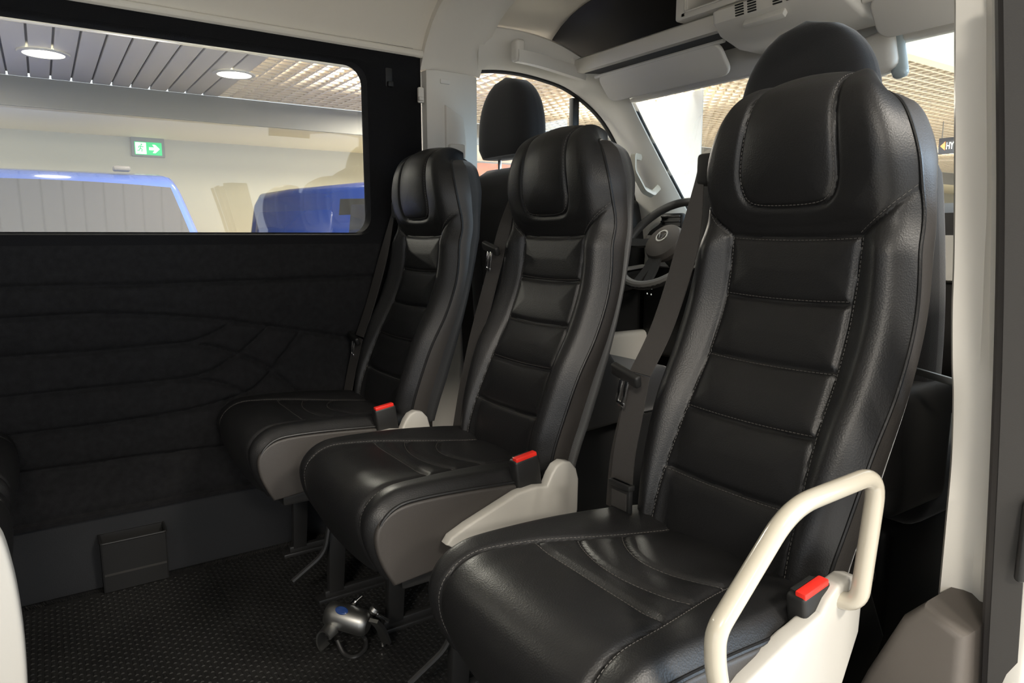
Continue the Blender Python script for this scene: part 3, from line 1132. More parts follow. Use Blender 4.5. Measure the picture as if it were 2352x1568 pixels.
# driver door below the window, window glass, divider bar
dr = root('door_1', (XC, 1.65, 0), 'black driver door panel with armrest and pale grey pocket', 'door', kind='structure')
mk('door_panel', box((XC - .05, 1.24, -.15), (XC + .0, 2.34, Z(.14)), .02, 3), 'dark', dr)
mk('door_armrest', prism([(1.55, Z(-.22)), (1.62, Z(-.17)), (2.0, Z(-.13)), (2.03, Z(-.19)), (1.6, Z(-.26))], 0, XC - .005, XC + .075, .012, 3), 'darkgrey', dr)
mk('armrest_trim', prism([(1.60, Z(-.165)), (1.99, Z(-.125)), (1.99, Z(-.115)), (1.60, Z(-.153))], 0, XC + .03, XC + .07, .003), 'plastic', dr)
mk('door_pocket', box((XC, 1.55, Z(-.55)), (XC + .06, 2.05, Z(-.38)), .02, 3), 'plastic', dr)
mk('divider_bar', prism([(1.668, Z(.13)), (1.698, Z(.13)), (1.698, Z(.50)), (1.668, Z(.50))], 0, XC - .045, XC - .02, .003), 'dark', dr)
g2 = np.array([(XC - .035, p[1], p[2] + .02) for p in arch if p[2] > Z(.12)] )
out = [(p[1], p[2]) for p in g2] + [(g2[-1][1], Z(.10)), (g2[0][1], Z(.10))]
wn = mk('window_2', prism(out, 0, XC - .038, XC - .034), 'glass2')
tag(wn, 'driver door window with a curved upper edge', 'window', kind='structure')

# ---- windscreen
w0, w1_ = P(1438, 212, 0, WS), P(1600, 530, 0, WS)
dirn = (w1_ - w0)
lo_ = w0 + dirn * 1.12
hi_ = w0 - dirn * .10
rows = []
for k in np.linspace(0, 1, 5):
    p = hi_ * (1 - k) + lo_ * k
    rows.append([(x, p[1] + .07 * (1 - ((x - XM) / (WS - XM)) ** 2), p[2]) for x in np.linspace(WS - .02, 2 * XM - WS + .02, 13)])
ws = mk('window_3', slab(grid(rows), (0, .004, .003)), 'glass2')
tag(ws, 'wide clear raked windscreen above the dashboard', 'window', kind='structure')

# ---- cab headliner and overhead shelf
rows = []
for y, dz, f in ((1.20, 0.0, 0), (1.30, .0, 0), (1.45, .0, .1), (1.60, .0, .3)):
    s_ = roof_section(.64, .765)
    rows.append([(x, y, zz_ + dz) for x, zz_ in s_])
cc_ = mk('ceiling_cab', slab(grid(rows), (0, 0, .02)), 'headliner')
tag(cc_, 'pale beige headliner over the cab', 'ceiling', kind='structure')

YB = 1.60
sh = root('overhead_shelf', (XM, YB, Z(.55)), 'pale grey plastic overhead shelf running above the windscreen', 'shelf')
xl, xr = P(1335, 168, 1, YB)[0], XR - .03
secb = [(YB - .012, Z(.555)), (YB - .02, Z(.575)), (YB - .016, Z(.597)), (YB, Z(.606)), (YB + .02, Z(.60)), (YB + .02, Z(.575)), (YB + .02, Z(.558))]
mk('shelf_lip', prism(secb, 0, xl - .02, xr, .004), 'plastic', sh)
hdr = mk('trim_8', box((XL + .06, YB + .19, Z(.47)), (XR - .06, YB + .225, Z(.60)), .01, 3), 'plastic')
tag(hdr, 'beige header rail above the windscreen', 'trim', kind='structure')
mk('shelf_floor', box((xl - .02, YB + .01, Z(.560)), (xr, YB + .24, Z(.572))), 'darkgrey', sh)
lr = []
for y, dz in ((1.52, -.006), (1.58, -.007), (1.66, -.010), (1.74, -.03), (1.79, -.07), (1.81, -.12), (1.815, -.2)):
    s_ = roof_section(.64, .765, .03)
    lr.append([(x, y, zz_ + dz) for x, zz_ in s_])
mk('shelf_shade_sheet', slab(grid(lr), (0, .01, .01)), 'darkgrey', sh)  # dark colour stands in for the shade inside the shelf recess
# lip along the cab side
sA = [P(1186, 128, 0, -1.93), P(1232, 138, 0, -1.93), P(1290, 156, 0, -1.95), P(1338, 172, 0, -1.98)]
sA = spline(sA, 6)
mk('side_lip', sweep(sA, [(.014, .018), (-.014, .022), (-.02, 0), (-.014, -.018), (.014, -.02), (.018, 0)], up=(0, 0, 1)), 'plastic', sh, angle=50)
q = P(1192, 108, 0, -1.93)
mk('lip_end', box(q + [-.03, -.016, -.045], q + [.012, .02, .025], .012, 3), 'plastic', sh)
q = P(1322, 140, 0, -1.96)
mk('lip_hook', box(q + [-.03, -.012, -.02], q + [.0, .03, .012], .005, 2), 'plastic', sh)
# storage module with an open pocket
m0, m1 = P(1566, 40, 1, YB)[0], P(1930, 20, 1, YB)[0]
zt0, zt1 = Z(.607), Z(.742)
mod = mk('storage_module', join(box((m0, YB - .03, zt0), (m0 + .045, YB + .18, zt1), .008, 3), box((m0 + .02, YB - .03, zt0), (m1, YB + .18, zt0 + .022), .006),
                                box((m0 + .02, YB - .03, zt1 - .03), (m1, YB + .18, zt1), .006), box((m0 + .255, YB - .03, zt0), (m1, YB + .18, zt1), .008),
                                box((m0 + .02, YB + .10, zt0), (m1, YB + .12, zt1))), 'plastic', sh)
mk('pocket_frame', tube(np.array(fillet([(m0 + .04, YB - .031, zt0 + .10), (m0 + .04, YB - .031, zt0 + .018), (m0 + .26, YB - .031, zt0 + .018), (m0 + .26, YB - .031, zt0 + .10)], .01)), .003, 6), 'plastic2', mod)
mk('module_panel', box((m0 + .30, YB - .034, zt0 + .03), (m1 - .02, YB - .028, zt1 - .02), .003), 'plastic2', mod)
# roof console with vents and map light
k0, k1 = P(1645, 90, 1, YB - .03)[0], P(1850, 60, 1, YB - .03)[0] + .10
zc = Z(.56)
con = mk('roof_console', prism([(YB - .055, zc + .03), (YB - .035, zc + .042), (YB + .01, zc + .035), (YB + .15, zc - .02), (YB + .15, zc - .05), (YB + .06, zc - .05), (YB - .02, zc - .028), (YB - .05, zc)], 0, k0, k1, .012, 3), 'plastic', sh)
xv = P(1685, 85, 1, YB - .055)[0]
for gi, gx in enumerate((0.0, .038, .112, .150)):
    for r_ in range(5):
        z_ = zc + .002 + r_ * .0062
        y_ = np.interp(z_, [zc, zc + .03], [YB - .051, YB - .056])
        mk('vent_slot', box((xv + gx, y_ - .002, z_), (xv + gx + .026, y_ + .004, z_ + .0034), .0008), 'dark', con)
mk('map_light', box((xv + .02, YB - .044, zc - .03), (xv + .14, YB - .028, zc - .004), .004, 2, rot=('X', -32)), 'plastic2', con)

# ---- sun visors
def visor(pa, pb, label):
    y0, y1 = YB + .035, YB + .075
    a, b = P(*pa, 1, y0), P(*pb, 1, y0)
    x0_, x1_ = a[0], b[0]
    t = root('sun_visor', ((x0_ + x1_) / 2, y0, Z(.47)), label, 'sun visor', 'sun visors')
    out_ = rrect(x0_, x1_, .045, .150, .03, 5, 2)
    vv, ff = prism([(p[0], p[1]) for p in out_], 1, -.008, .008, .006, 3)
    vv = np.array(vv)
    ang = R(40)
    y, z = vv[:, 1].copy(), vv[:, 2] - .15
    vv[:, 1] = y0 + y * math.cos(ang) - z * math.sin(ang) * 1.0
    vv[:, 2] = Z(.543) + y * math.sin(ang) + z * math.cos(ang)
    mk('visor_board', (vv, ff), 'plastic', t)
    mk('visor_hinge', tube([(x0_ - .01, y0, Z(.539)), (x1_ + .02, y0, Z(.539))], .006, 8), 'plastic2', t)
    return t


visor((1372, 180), (1650, 110), 'grey sun visor folded below the overhead shelf on the driver side')
visor((1990, 35), (2280, -25), 'grey sun visor folded below the overhead shelf on the passenger side')
# interior mirror
q = P(2020, 130, 1, 1.78)
mr_ = root('rear_view_mirror', tuple(q), 'grey plastic sensor housing with mirror hanging at the windscreen top', 'mirror')
mk('housing', box(q + [-.10, -.03, -.05], q + [.045, .04, .05], .02, 3, rot=('Y', -12)), 'plastic', mr_)
mk('mirror_glass', box(q + [.02, -.002, -.060], q + [.058, .03, .055], .014, 3, rot=('Y', -12)), mat('pale_blue_glass', (.45, .52, .53), .15), mr_)

# ---- dashboard, steering wheel
YD = 2.02
da = root('dashboard', (XM, YD + .2, 0.3), 'dark dashboard with pale lower trim and air vents', 'dashboard')
mk('dash_top', prism([(YD, Z(-.02)), (YD + .02, Z(.06)), (YD + .12, Z(.09)), (YD + .50, Z(.06)), (YD + .50, Z(-.5)), (YD + .12, Z(-.5)), (YD + .03, Z(-.3))], 0, XC + .01, XR - .03, .02, 3), 'darkgrey', da)
mk('dash_fascia', prism([(YD - .012, Z(-.12)), (YD + .0, Z(.0)), (YD + .03, Z(0)), (YD + .06, Z(-.14))], 0, XC + .02, XR - .04, .008, 3), 'plastic2', da)
q = P(1545, 520, 1, YD - .01)
vn = mk('air_vent', box(q + [-.055, -.012, -.05], q + [.055, .02, .05], .012, 3), 'dark', da)
for i in range(5):
    mk('vent_fin', box(q + [-.048, -.018, -.038 + i * .018], q + [.048, -.008, -.031 + i * .018], .002), 'darkgrey', vn)
mk('light_switch', lathe([(0, 0), (.035, 0), (.035, .01), (.028, .016), (0, .016)], P(1500, 668, 1, YD - .0), (0, -1, .2), 20), 'dark', da)
sq = P(1500, 668, 1, YD - .0)
for ax_, az_ in ((-.012, .012), (.012, .012), (-.012, -.010), (.010, -.012)):
    mk('switch_mark', box(sq + [ax_ - .003, -.020, az_ - .003], sq + [ax_ + .003, -.015, az_ + .003]), 'sign_white', da)
mk('knee_panel', box((XC + .02, YD - .02, Z(-.48)), (XC + .7, YD + .05, Z(-.17)), .03, 3), 'dark', da)

sw_c = np.array([-1.795, 1.88, Z(-.028)])
tilt = R(38)
sn = np.array([0, -math.cos(tilt), math.sin(tilt)])
su = np.array([0, math.sin(tilt), math.cos(tilt)])
sx_ = np.array([1.0, 0, 0])


def wp(x, y, h=0):
    return sw_c + sx_ * x + su * y + sn * h


sw = root('steering_wheel', tuple(sw_c), 'black three-spoke steering wheel with grey lower rim', 'steering wheel')
RW = .190
rim = [wp(RW * math.cos(t), RW * math.sin(t)) for t in np.linspace(0, 2 * math.pi, 56, endpoint=False)]
mk('rim', tube(rim, .0155, 12, closed=True), 'darkgrey', sw)
low = [wp(RW * math.cos(t), RW * math.sin(t), .004) for t in np.linspace(R(198), R(342), 30)]
mk('rim_inlay', tube(low, .0145, 10), mat('satin_grey', (.32, .31, .29), .35), sw)
hb = mk('hub', lathe([(0, -.03), (.065, -.03), (.078, -.005), (.072, .016), (.05, .024), (0, .027)], sw_c, sn, 28), 'taupe', sw)
mk('emblem', lathe([(.020, .022), (.026, .022), (.026, .029), (.020, .029), (.020, .022)], sw_c + su * .012, sn, 24, False), 'chrome', hb)
mk('emblem_mark', join(tube([wp(-.015, .022, .028), wp(-.006, 0, .028), wp(0, .014, .028), wp(.006, 0, .028), wp(.015, .022, .028)], .0022, 6)), 'chrome', hb)
for an in (180, 0, 262, 278):
    t = R(an)
    a, b = np.array([math.cos(t), math.sin(t)]) * .06, np.array([math.cos(t), math.sin(t)]) * (RW - .008)
    mk('spoke', sweep([wp(*a, .002), wp(*((a + b) / 2), -.004), wp(*b, 0)], [(.017, .005), (-.017, .005), (-.017, -.006), (.017, -.006)], up=tuple(sn)), 'darkgrey', sw)
mk('column', tube([sw_c - sn * .02, sw_c - sn * .10], .045, 16), 'dark', sw)
mk('stalk', tube([wp(-.04, .02, -.05), wp(-.20, .04, -.06)], .008, 8), 'dark', sw)

# ---- cab seats
def cab_seat(xc, y0, wdt, htop, zb0, label, knob, post, hw, hz0, hz1, hy):
    """y0 = rear face of the backrest; the seat looks forward"""
    t = root('cab_seat', (xc, y0 + .3, -.02), label, 'seat', 'black fabric cab seats')
    n_ = 26
    rows = []
    for k in range(n_):
        f = k / (n_ - 1)
        z = Z(-.52) + (htop - Z(-.52)) * f
        yc = y0 + .085 + .06 * (1 - f) * 1.0
        ww = wdt / 2 * (0.93 + .07 * math.sin(math.pi * min(f * 1.1, 1))) * (1 if f < .86 else math.sqrt(max(0.0, 1 - ((f - .86) / .14) ** 2 * .55)))
        dd = .075 * (1 if f < .9 else math.sqrt(max(0.02, 1 - ((f - .9) / .1) ** 2)))
        rows.append([(xc + ww * abs(math.cos(a)) ** .45 * np.sign(math.cos(a)), yc + dd * abs(math.sin(a)) ** .6 * np.sign(math.sin(a)), z) for a in np.linspace(0, 2 * math.pi, 41)])
    v, f = grid(rows)
    f = list(f) + [tuple((n_ - 1) * 41 + i for i in range(40))]
    bk = mk('backrest', (v, f), 'fabric', t, angle=60)
    mk('back_seam', tube([(xc - .1, y0 + .068, Z(-.5)), (xc - .1, y0 + .035, Z(-.2)), (xc - .1, y0 + .012, htop - .12)], .003, 6), 'darkgrey', bk)
    # headrest
    rows = []
    hc = (hz0 + hz1) / 2
    for k in range(17):
        f = k / 16
        z = hz0 + (hz1 - hz0) * f
        k2 = math.sqrt(max(0.001, 1 - max(0, (f - .25) / .75) ** 2.4)) * (1 if f > .12 else .86 + .14 * f / .12)
        rows.append([(xc + hw / 2 * k2 * abs(math.cos(a)) ** .5 * np.sign(math.cos(a)), hy + .052 * (0.35 + .65 * k2) * abs(math.sin(a)) ** .7 * np.sign(math.sin(a)), z) for a in np.linspace(0, 2 * math.pi, 41)])
    v, f = grid(rows)
    f = list(f) + [tuple(range(40))[::-1], tuple(16 * 41 + i for i in range(40))]
    hr = mk('headrest', (v, f), 'fabric', t, angle=70)
    for sg in (-1, 1):
        mk('headrest_post', tube([(xc + sg * post, hy, htop - .06), (xc + sg * post, hy, hz0 + .03)], .006, 10), 'chrome', hr)
    # cushion and base
    cu = mk('cushion', box((xc - wdt / 2, y0 + .10, Z(-.58)), (xc + wdt / 2, y0 + .60, Z(-.43)), .05, 4), 'fabric', t)
    mk('seat_base', box((xc - wdt / 2 + .03, y0 + .06, -.06), (xc + wdt / 2 - .03, y0 + .55, Z(-.57)), .02, 3), 'dark', t)
    if knob:
        kx = xc + wdt / 2
        cvr = mk('recline_cover', prism([(y0 + .02, Z(-.36)), (y0 + .08, Z(-.25)), (y0 + .16, Z(-.24)), (y0 + .30, Z(-.42)), (y0 + .40, Z(-.56)), (y0 + .1, Z(-.58)), (y0, Z(-.5))], 0, kx - .01, kx + .045, .012, 3), 'darkgrey', t)
        mk('recline_knob', lathe([(0, 0), (.042, 0), (.042, .018), (.034, .026), (.018, .024), (0, .024)], (kx + .04, y0 + .105, Z(-.33)), (1, 0, 0), 24), 'darkgrey', cvr)
    return t


drv = cab_seat(-1.80, 1.135, .48, Z(.205), 0, 'black fabric driver seat behind the steering wheel side with chrome headrest posts', True, .062, .285, Z(.235), Z(.465), 1.21)
pas = cab_seat(-.895, 1.26, .56, Z(.20), 0, 'black fabric front passenger seat with a broad domed headrest', False, .07, .305, Z(.16), Z(.428), 1.34)
# side wing, belt and tongue of the passenger seat
mk('side_wing', box((-.66, 1.24, Z(-.52)), (-.60, 1.45, Z(-.27)), .03, 4), 'darkgrey', pas)
b0, b1 = P(2142, 470, 0, -.60), P(2185, 600, 0, -.58)
mk('shoulder_strap', ribbon([(-.62, 1.20, Z(.10)), (-.605, 1.215, Z(-.1)), (-.60, 1.22, Z(-.45))], .046, .002, (.2, 1, 0)), 'belt', pas)
q = P(2140, 862, 1, 1.22)
tgp = mk('belt_tongue', box(q + [-.055, -.004, -.006], q + [.05, .004, .006], .002, rot=('Y', 8)), 'steel', pas, label='bright metal belt latch plate')
mk('tongue_grip', box(q + [-.065, -.008, .0], q + [-.045, .008, .026], .003), 'plastic2', tgp)
# seat box with buckle behind the door-side seat
sb = root('seat_box', (-.86, 1.2, 0), 'black plastic base box under the front passenger seat', 'box')
mk('box_body', prism([(-1.10, 0.0), (-.64, 0.0), (-.60, .20), (-.64, .30), (-1.12, .31)], 1, 1.10, 1.25, .012, 3), 'dark', sb)
mk('box_lid', box((-1.10, 1.09, .30), (-.63, 1.26, .325), .008, 3, rot=('Y', 3)), 'darkgrey', sb)
mk('buckle', box((-.74, 1.12, .33), (-.66, 1.16, .375), .008, 3, rot=('Z', 25)), 'dark', sb)

# cab floor
cf = mk('floor_cab', box((XL - .03, 1.05, -.06), (XR + .04, 2.3, -.02)), 'beigefloor')
tag(cf, 'beige cab floor in front of the seat row', 'floor', kind='structure')

fw = mk('wall_front_cab', box((XL - .05, 2.28, -.4), (XR + .05, 2.33, Z(.0)), .01), 'dark')
tag(fw, 'black bulkhead below the dashboard', 'wall', kind='structure')
pd = mk('door_2', box((XR - .005, 1.05, -.15), (XR + .02, 2.15, Z(.10)), .008, 3), 'dark')
tag(pd, 'black front passenger door panel', 'door', kind='structure')
# ---- right B-pillar with seals
rp = root('trim_7', (XR, .87, 0), 'pale beige door pillar trim at the open sliding door', 'pillar trim', kind='structure')
pts = []
rows = []
for u0, u1, u2, u3, v in ((2192, 2256, 2282, 2300, -60), (2191, 2256, 2282, 2300, 200), (2190, 2258, 2282, 2299, 450), (2188, 2252, 2280, 2298, 600), (2184, 2248, 2278, 2296, 720), (2184, 2242, 2278, 2294, 840),
                          (2186, 2238, 2276, 2292, 920), (2182, 2236, 2272, 2288, 1060), (2170, 2230, 2266, 2280, 1200), (2158, 2226, 2258, 2270, 1330), (2150, 2222, 2254, 2264, 1420)):
    p0 = P(u0, v, 0, -.385); p1 = P(u1, v, 0, -.362); p2 = P(u2, v, 0, -.345); p3 = P(u3, v, 0, -.330)
    zz0 = p1[2]
    rows.append([(-.395, p0[1] + .06, zz0), (-.39, p0[1] + .012, zz0), (-.383, p0[1], zz0), (-.366, p1[1] - .006, zz0), (-.358, p1[1], zz0), (-.347, p2[1], zz0), (-.338, p2[1] + .008, zz0), (-.330, p3[1] + .01, zz0), (-.325, p3[1] + .06, zz0)])
rows = [[np.array(q) for q in r_] for r_ in rows]
rows2 = np.array(rows)
dense = np.stack([spline(rows2[:, j], 5) for j in range(rows2.shape[1])], 1)
mk('pillar_cover', slab(grid(dense[:, ::-1]), (0.0, .03, 0)), 'plastic2', rp, angle=45)
zlow = Z(-.46)
mk('pillar_foot', prism([(-.56, 0.0), (-.33, 0.0), (-.325, .34), (-.326, .47), (-.375, .49), (-.40, .46), (-.44, .36), (-.48, .24), (-.55, .1)], 1, .865, 1.02, .012, 3), 'taupe', rp)
# rubber seals and white body post outside the trim
for u_a, u_b, xw, r_, mm in ((2308, 2268, -.322, .0085, 'seal'), (2332, 2292, -.310, .009, 'seal')):
    pth = [P(u_a, -80, 0, xw), P(u_a + 2, 500, 0, xw), P((u_a + u_b) / 2 + 8, 1000, 0, xw), P(u_b, 1560, 0, xw), P(u_b - 6, 1800, 0, xw)]
    mk('door_seal', tube(spline(pth, 6), r_, 10), mm, rp)
pth = [P(2349, -80, 0, -.298), P(2349, 500, 0, -.298), P(2334, 1000, 0, -.298), P(2302, 1560, 0, -.298), P(2292, 1800, 0, -.298)]
mk('body_flange', sweep(spline(pth, 6), [(.007, .014), (-.007, .014), (-.007, -.014), (.007, -.014)]), 'darkgrey', rp)
pth = [P(2326, -80, 0, -.316), P(2326, 500, 0, -.316), P(2318, 1000, 0, -.316), P(2284, 1560, 0, -.316), P(2274, 1800, 0, -.316)]
mk('seal_carrier', sweep(spline(np.array(pth) + [0, .02, 0], 6), [(.012, .02), (-.012, .02), (-.012, -.012), (.012, -.012)]), 'darkgrey', rp)
bo = root('body_side', (-.3, 1.4, -.4), 'white painted van body side outside the door pillar', 'body panel', kind='structure')
mk('body_panel', box((-.302, .90, -.45), (-.270, 2.1, Z(-.29)), .010, 3), 'white', bo)
q = P(2352, 1240, 0, -.28)
mk('door_handle_recess', box(q + [-.006, -.004, -.05], q + [.006, .08, .045], .006, 3), 'dark', bo)
mk('sill', box((-.37, -.75, -.20), (-.28, 1.0, -.01), .01), 'taupe', bo)

# =================================================================== LOCK GADGET ON THE FLOOR
gc = P(800, 1420, 2, .085)
gd_ = root('clamp_lock', (gc[0], gc[1], 0.0), 'silver clamp lock with blue oval badge on the rubber floor', 'lock')
ax = np.array([.55, .52, -.12]); ax /= np.linalg.norm(ax)
mk('body', lathe([(0, -.052), (.022, -.052), (.027, -.046), (.029, -.03), (.029, .035), (.026, .045), (.020, .050), (0, .050)], gc, ax, 28), 'steel', gd_)
nrm = np.array([-.1, -.62, .75]); nrm /= np.linalg.norm(nrm)
nrm = nrm - ax * nrm.dot(ax); nrm /= np.linalg.norm(nrm)
bd = lathe([(0, -.0012), (.013, -.0012), (.013, .0015), (.011, .003), (0, .0034)], (0, 0, 0), (0, 0, 1), 24)
bv = np.array(bd[0]); tv = np.cross(nrm, ax)
bc_ = gc - ax * .012 + nrm * .0285
bv = bc_ + np.outer(bv[:, 0] * 1.15, ax) + np.outer(bv[:, 1] * .72, tv) + np.outer(bv[:, 2], nrm)
mk('badge', (bv, bd[1]), 'blue_badge', gd_, label='blue oval badge')
cl = P(752, 1465, 2, .055)
cpath = [cl + np.array([math.cos(t) * .022 * .7, math.cos(t) * .022 * .5, math.sin(t) * .026]) for t in np.linspace(R(20), R(250), 14)]
mk('clamp_band', ribbon(cpath, .030, .004, tuple(np.array([.5, -.6, -.1]))), 'steel', gd_)
cb = spline([P(775, 1470, 2, .03), P(790, 1500, 2, .008), P(815, 1508, 2, .006), P(838, 1490, 2, .008), P(838, 1465, 2, .02), P(815, 1450, 2, .05)], 8)
mk('cable_loop', tube(cb, .005, 8), 'blackmetal', gd_)
mk('bolt', lathe([(0, 0), (.008, 0), (.008, .008), (.004, .008), (.004, .03), (0, .03)], P(812, 1385, 2, .11), (.3, .4, .5), 12), 'chrome', gd_)
kc = P(868, 1440, 2, .07)
kg = root('latch_fitting', (kc[0], kc[1], 0.0), 'small silver latch fitting with round knob beside the clamp lock', 'latch')
mk('arm', sweep(fillet([P(858, 1425, 2, .10), P(874, 1440, 2, .07), P(888, 1475, 2, .02)], .02), [(.011, .004), (-.011, .004), (-.011, -.004), (.011, -.004)]), 'steel', kg)
mk('knob', lathe([(0, -.010), (.009, -.008), (.012, 0), (.009, .008), (0, .010)], P(860, 1400, 2, .105), (.3, .4, .7), 16), 'steel', kg)
mk('pin', tube([P(866, 1412, 2, .10), P(892, 1426, 2, .08)], .0045, 8), 'chrome', kg)
mk('tip', lathe([(0, -.006), (.006, -.004), (.006, .004), (0, .006)], P(880, 1478, 2, .012), (0, 0, 1), 10), 'chrome', kg)

# =================================================================== SHOWROOM OUTSIDE
XW = -9.0             # back wall
XB = -7.4             # face of the bulkhead
sf = mk('floor_showroom', box((-14, -12, GROUND - .05), (12, 26, GROUND)), 'concrete')
tag(sf, 'pale tiled showroom floor outside the van', 'floor', kind='structure')
sw_ = root('wall_showroom', (XW, 5, GROUND), 'greige showroom wall with a lit cream soffit', 'wall', kind='structure')
mk('wall_face', box((XW - .1, -12, GROUND), (XW, 25, SHOWC)), 'roomwall', sw_)
mk('soffit', box((XW, -12, Z(1.083)), (XB - .03, 25, Z(1.12))), 'cornice', sw_)
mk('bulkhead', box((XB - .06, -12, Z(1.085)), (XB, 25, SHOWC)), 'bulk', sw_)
wf = mk('wall_front', box((-14, 24.9, GROUND), (-2, 25, SHOWC + 1)), 'cornice')
tag(wf, 'cream far wall of the showroom ahead of the van', 'wall', kind='structure')

YS = 1.53             # slats give way to open cells here
cs = root('ceiling_showroom', (-5, 0, SHOWC), 'pale slatted showroom ceiling outside the side window', 'ceiling', kind='structure')
mk('ceiling_back', box((XB, -9, SHOWC + .03), (-2.82, YS, SHOWC + .05)), 'bulk', cs)
y = -3.0
base = None
while y < YS - .1:
    if base is None:
        base = mk('slat', box((XB, y, SHOWC), (-2.82, y + .138, SHOWC + .025), .006, 2), 'slat', cs)
        y_first = y
    else:
        c = base.copy(); COL.objects.link(c); c.location = (0, y - y_first, 0)
    y += .152
cg = root('ceiling_cells', (-5, 10, SHOWC), 'cream open-cell grid ceiling of the showroom', 'ceiling', kind='structure')
for vy in (2.6, 5.0, 8.0, 12.0):
    area_lamp((-5.2, vy, SHOWC + .47), (1.2, .5), 95, WARM)
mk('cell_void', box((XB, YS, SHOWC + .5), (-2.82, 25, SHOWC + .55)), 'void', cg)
parts = []
for x in np.arange(XB + .02, -2.81, .115):
    parts.append(box((x, YS, SHOWC), (x + .022, 25, SHOWC + .06)))
mk('long_strip', join(*parts), 'cell', cg, smooth=False, kind='stuff')
parts = []
for y in np.arange(YS, 24.9, .115):
    parts.append(box((XB, y, SHOWC + .004), (-2.82, y + .022, SHOWC + .056)))
mk('cross_strip', join(*parts), 'cell', cg, smooth=False, kind='stuff')
mk('edge_beam', box((-2.86, YS, SHOWC - .03), (-2.76, 25, SHOWC + .3)), 'cornice', cg)
hc_ = mk('ceiling_high', box((-2.8, -12, HIGHC), (12, 1.9, HIGHC + .1)), 'slat')
tag(hc_, 'plain high showroom ceiling over the open door side', 'ceiling', kind='structure')

# added bars around the unseen daylight fill; they hold no glass
dq = Vector(DAYFILL)
dm = day_fill.rotation_euler.to_matrix().to_4x4()
fb = root('day_fill_frame', tuple(dq - Vector((0, 0, 1.4))), 'added frame around the unseen daylight fill lamp on the door side', 'window', kind='structure')
for nm, lo, hi in (('frame_post', (-1.9, -1.4, -.02), (-1.8, 1.4, .08)), ('frame_post', (1.8, -1.4, -.02), (1.9, 1.4, .08)), ('frame_post', (-.03, -1.3, .03), (.03, 1.3, .08)),
                   ('frame_rail', (-1.9, 1.3, -.02), (1.9, 1.4, .08)), ('frame_rail', (-1.9, -1.4, -.02), (1.9, -1.3, .08))):
    v_, f_ = box(lo, hi, .01)
    v_ = [tuple(dq + dm @ Vector(q)) for q in v_]
    mk(nm, (v_, f_), 'steel', fb)

# round ceiling lamps
for i, (u, v) in enumerate(((100, 122), (538, 170))):
    p = P(u, v, 2, SHOWC - .004)
    t = root('ceiling_lamp', (p[0], p[1], SHOWC - .012), ['round white ceiling lamp over the slats', 'round white ceiling lamp where slats meet open cells'][i], 'lamp', 'round lamps outside the side window')
    mk('lamp_disc', lathe([(0, -.006), (.135, -.006), (.14, 0), (0, 0)], (p[0], p[1], SHOWC - .004), (0, 0, 1), 28), 'glow', t)
    mk('lamp_ring', lathe([(.135, -.010), (.165, -.010), (.17, 0), (.135, 0), (.135, -.010)], (p[0], p[1], SHOWC - .004), (0, 0, 1), 28, False), 'slat', t)
for lx, ly, lz, ls, pw in LAMPS:
    pl_ = root('ceiling_lamp', (lx, ly, lz), 'square white showroom lamp panel, ' + ('under the high ceiling' if lz > SHOWC + .3 else 'under the slatted ceiling' if ly < YS else 'under the open-cell ceiling, in a set with one added fill lamp'), 'lamp', 'square showroom lamp panels')
    mk('lamp_frame', join(box((lx - ls / 2 - .04, ly - ls / 2 - .04, lz + .01), (lx + ls / 2 + .04, ly + ls / 2 + .04, lz + .05), .008)), 'slat', pl_)

# exit sign
e0, e1 = P(308, 325, 0, XW + .05), P(373, 358, 0, XW + .05)
zt_, zb_ = e0[2], e1[2]
zt_ = (zt_ + P(373, 328, 0, XW + .05)[2]) / 2; zb_ = (P(310, 354, 0, XW + .05)[2] + zb_) / 2
ye0, ye1 = e0[1], e1[1]
xs_ = XW + .05
ex = root('exit_sign', (XW + .03, (ye0 + ye1) / 2, zb_), 'green and white emergency exit sign with running figure and arrow', 'sign')
mk('housing', box((XW, ye0 - .03, zb_ - .02), (xs_ - .005, ye1 + .03, zt_ + .05), .008), 'bulk', ex)
mk('green_field', box((xs_ - .006, ye0, zb_), (xs_, ye1, zt_), .002), 'sign_green', ex)
ym = ye0 + (ye1 - ye0) * .42
mk('white_field', box((xs_ - .001, ye0 + .008, zb_ + .008), (xs_ + .003, ym, zt_ - .008)), 'sign_white', ex)
sh_, hh_ = (ye1 - ym), (zt_ - zb_)
yc_, zc_ = ym + sh_ * .5, (zt_ + zb_) / 2
ar = [(-.32, -.11), (.02, -.11), (-.10, -.32), (.08, -.32), (.36, 0), (.08, .32), (-.10, .32), (.02, .11), (-.32, .11)]
mk('arrow', prism([(yc_ + a * sh_, zc_ + b * hh_) for a, b in ar], 0, xs_ - .001, xs_ + .003), 'sign_white', ex)
fy, fh = (ye0 + ym) / 2, hh_


def limb(*pts):
    return ribbon([(xs_ + .0045, fy + a * fh, zc_ + b * fh) for a, b in pts], fh * .075, .002, (0, .7, .7)) if False else \
        tube([(xs_ + .004, fy + a * fh, zc_ + b * fh) for a, b in pts], fh * .04, 6)


mk('running_figure', join(lathe([(0, 0), (fh * .065, 0), (fh * .065, .003), (0, .003)], (xs_ + .003, fy + .08 * fh, zc_ + .30 * fh), (1, 0, 0), 14),
                          limb((.05, .2), (-.02, .0)), limb((.05, .18), (.16, .10), (.22, .16)), limb((.04, .18), (-.10, .14), (-.14, .02)),
                          limb((-.02, .0), (.12, -.08), (.08, -.26)), limb((-.02, .0), (-.08, -.16), (-.24, -.20))), 'sign_green', ex)

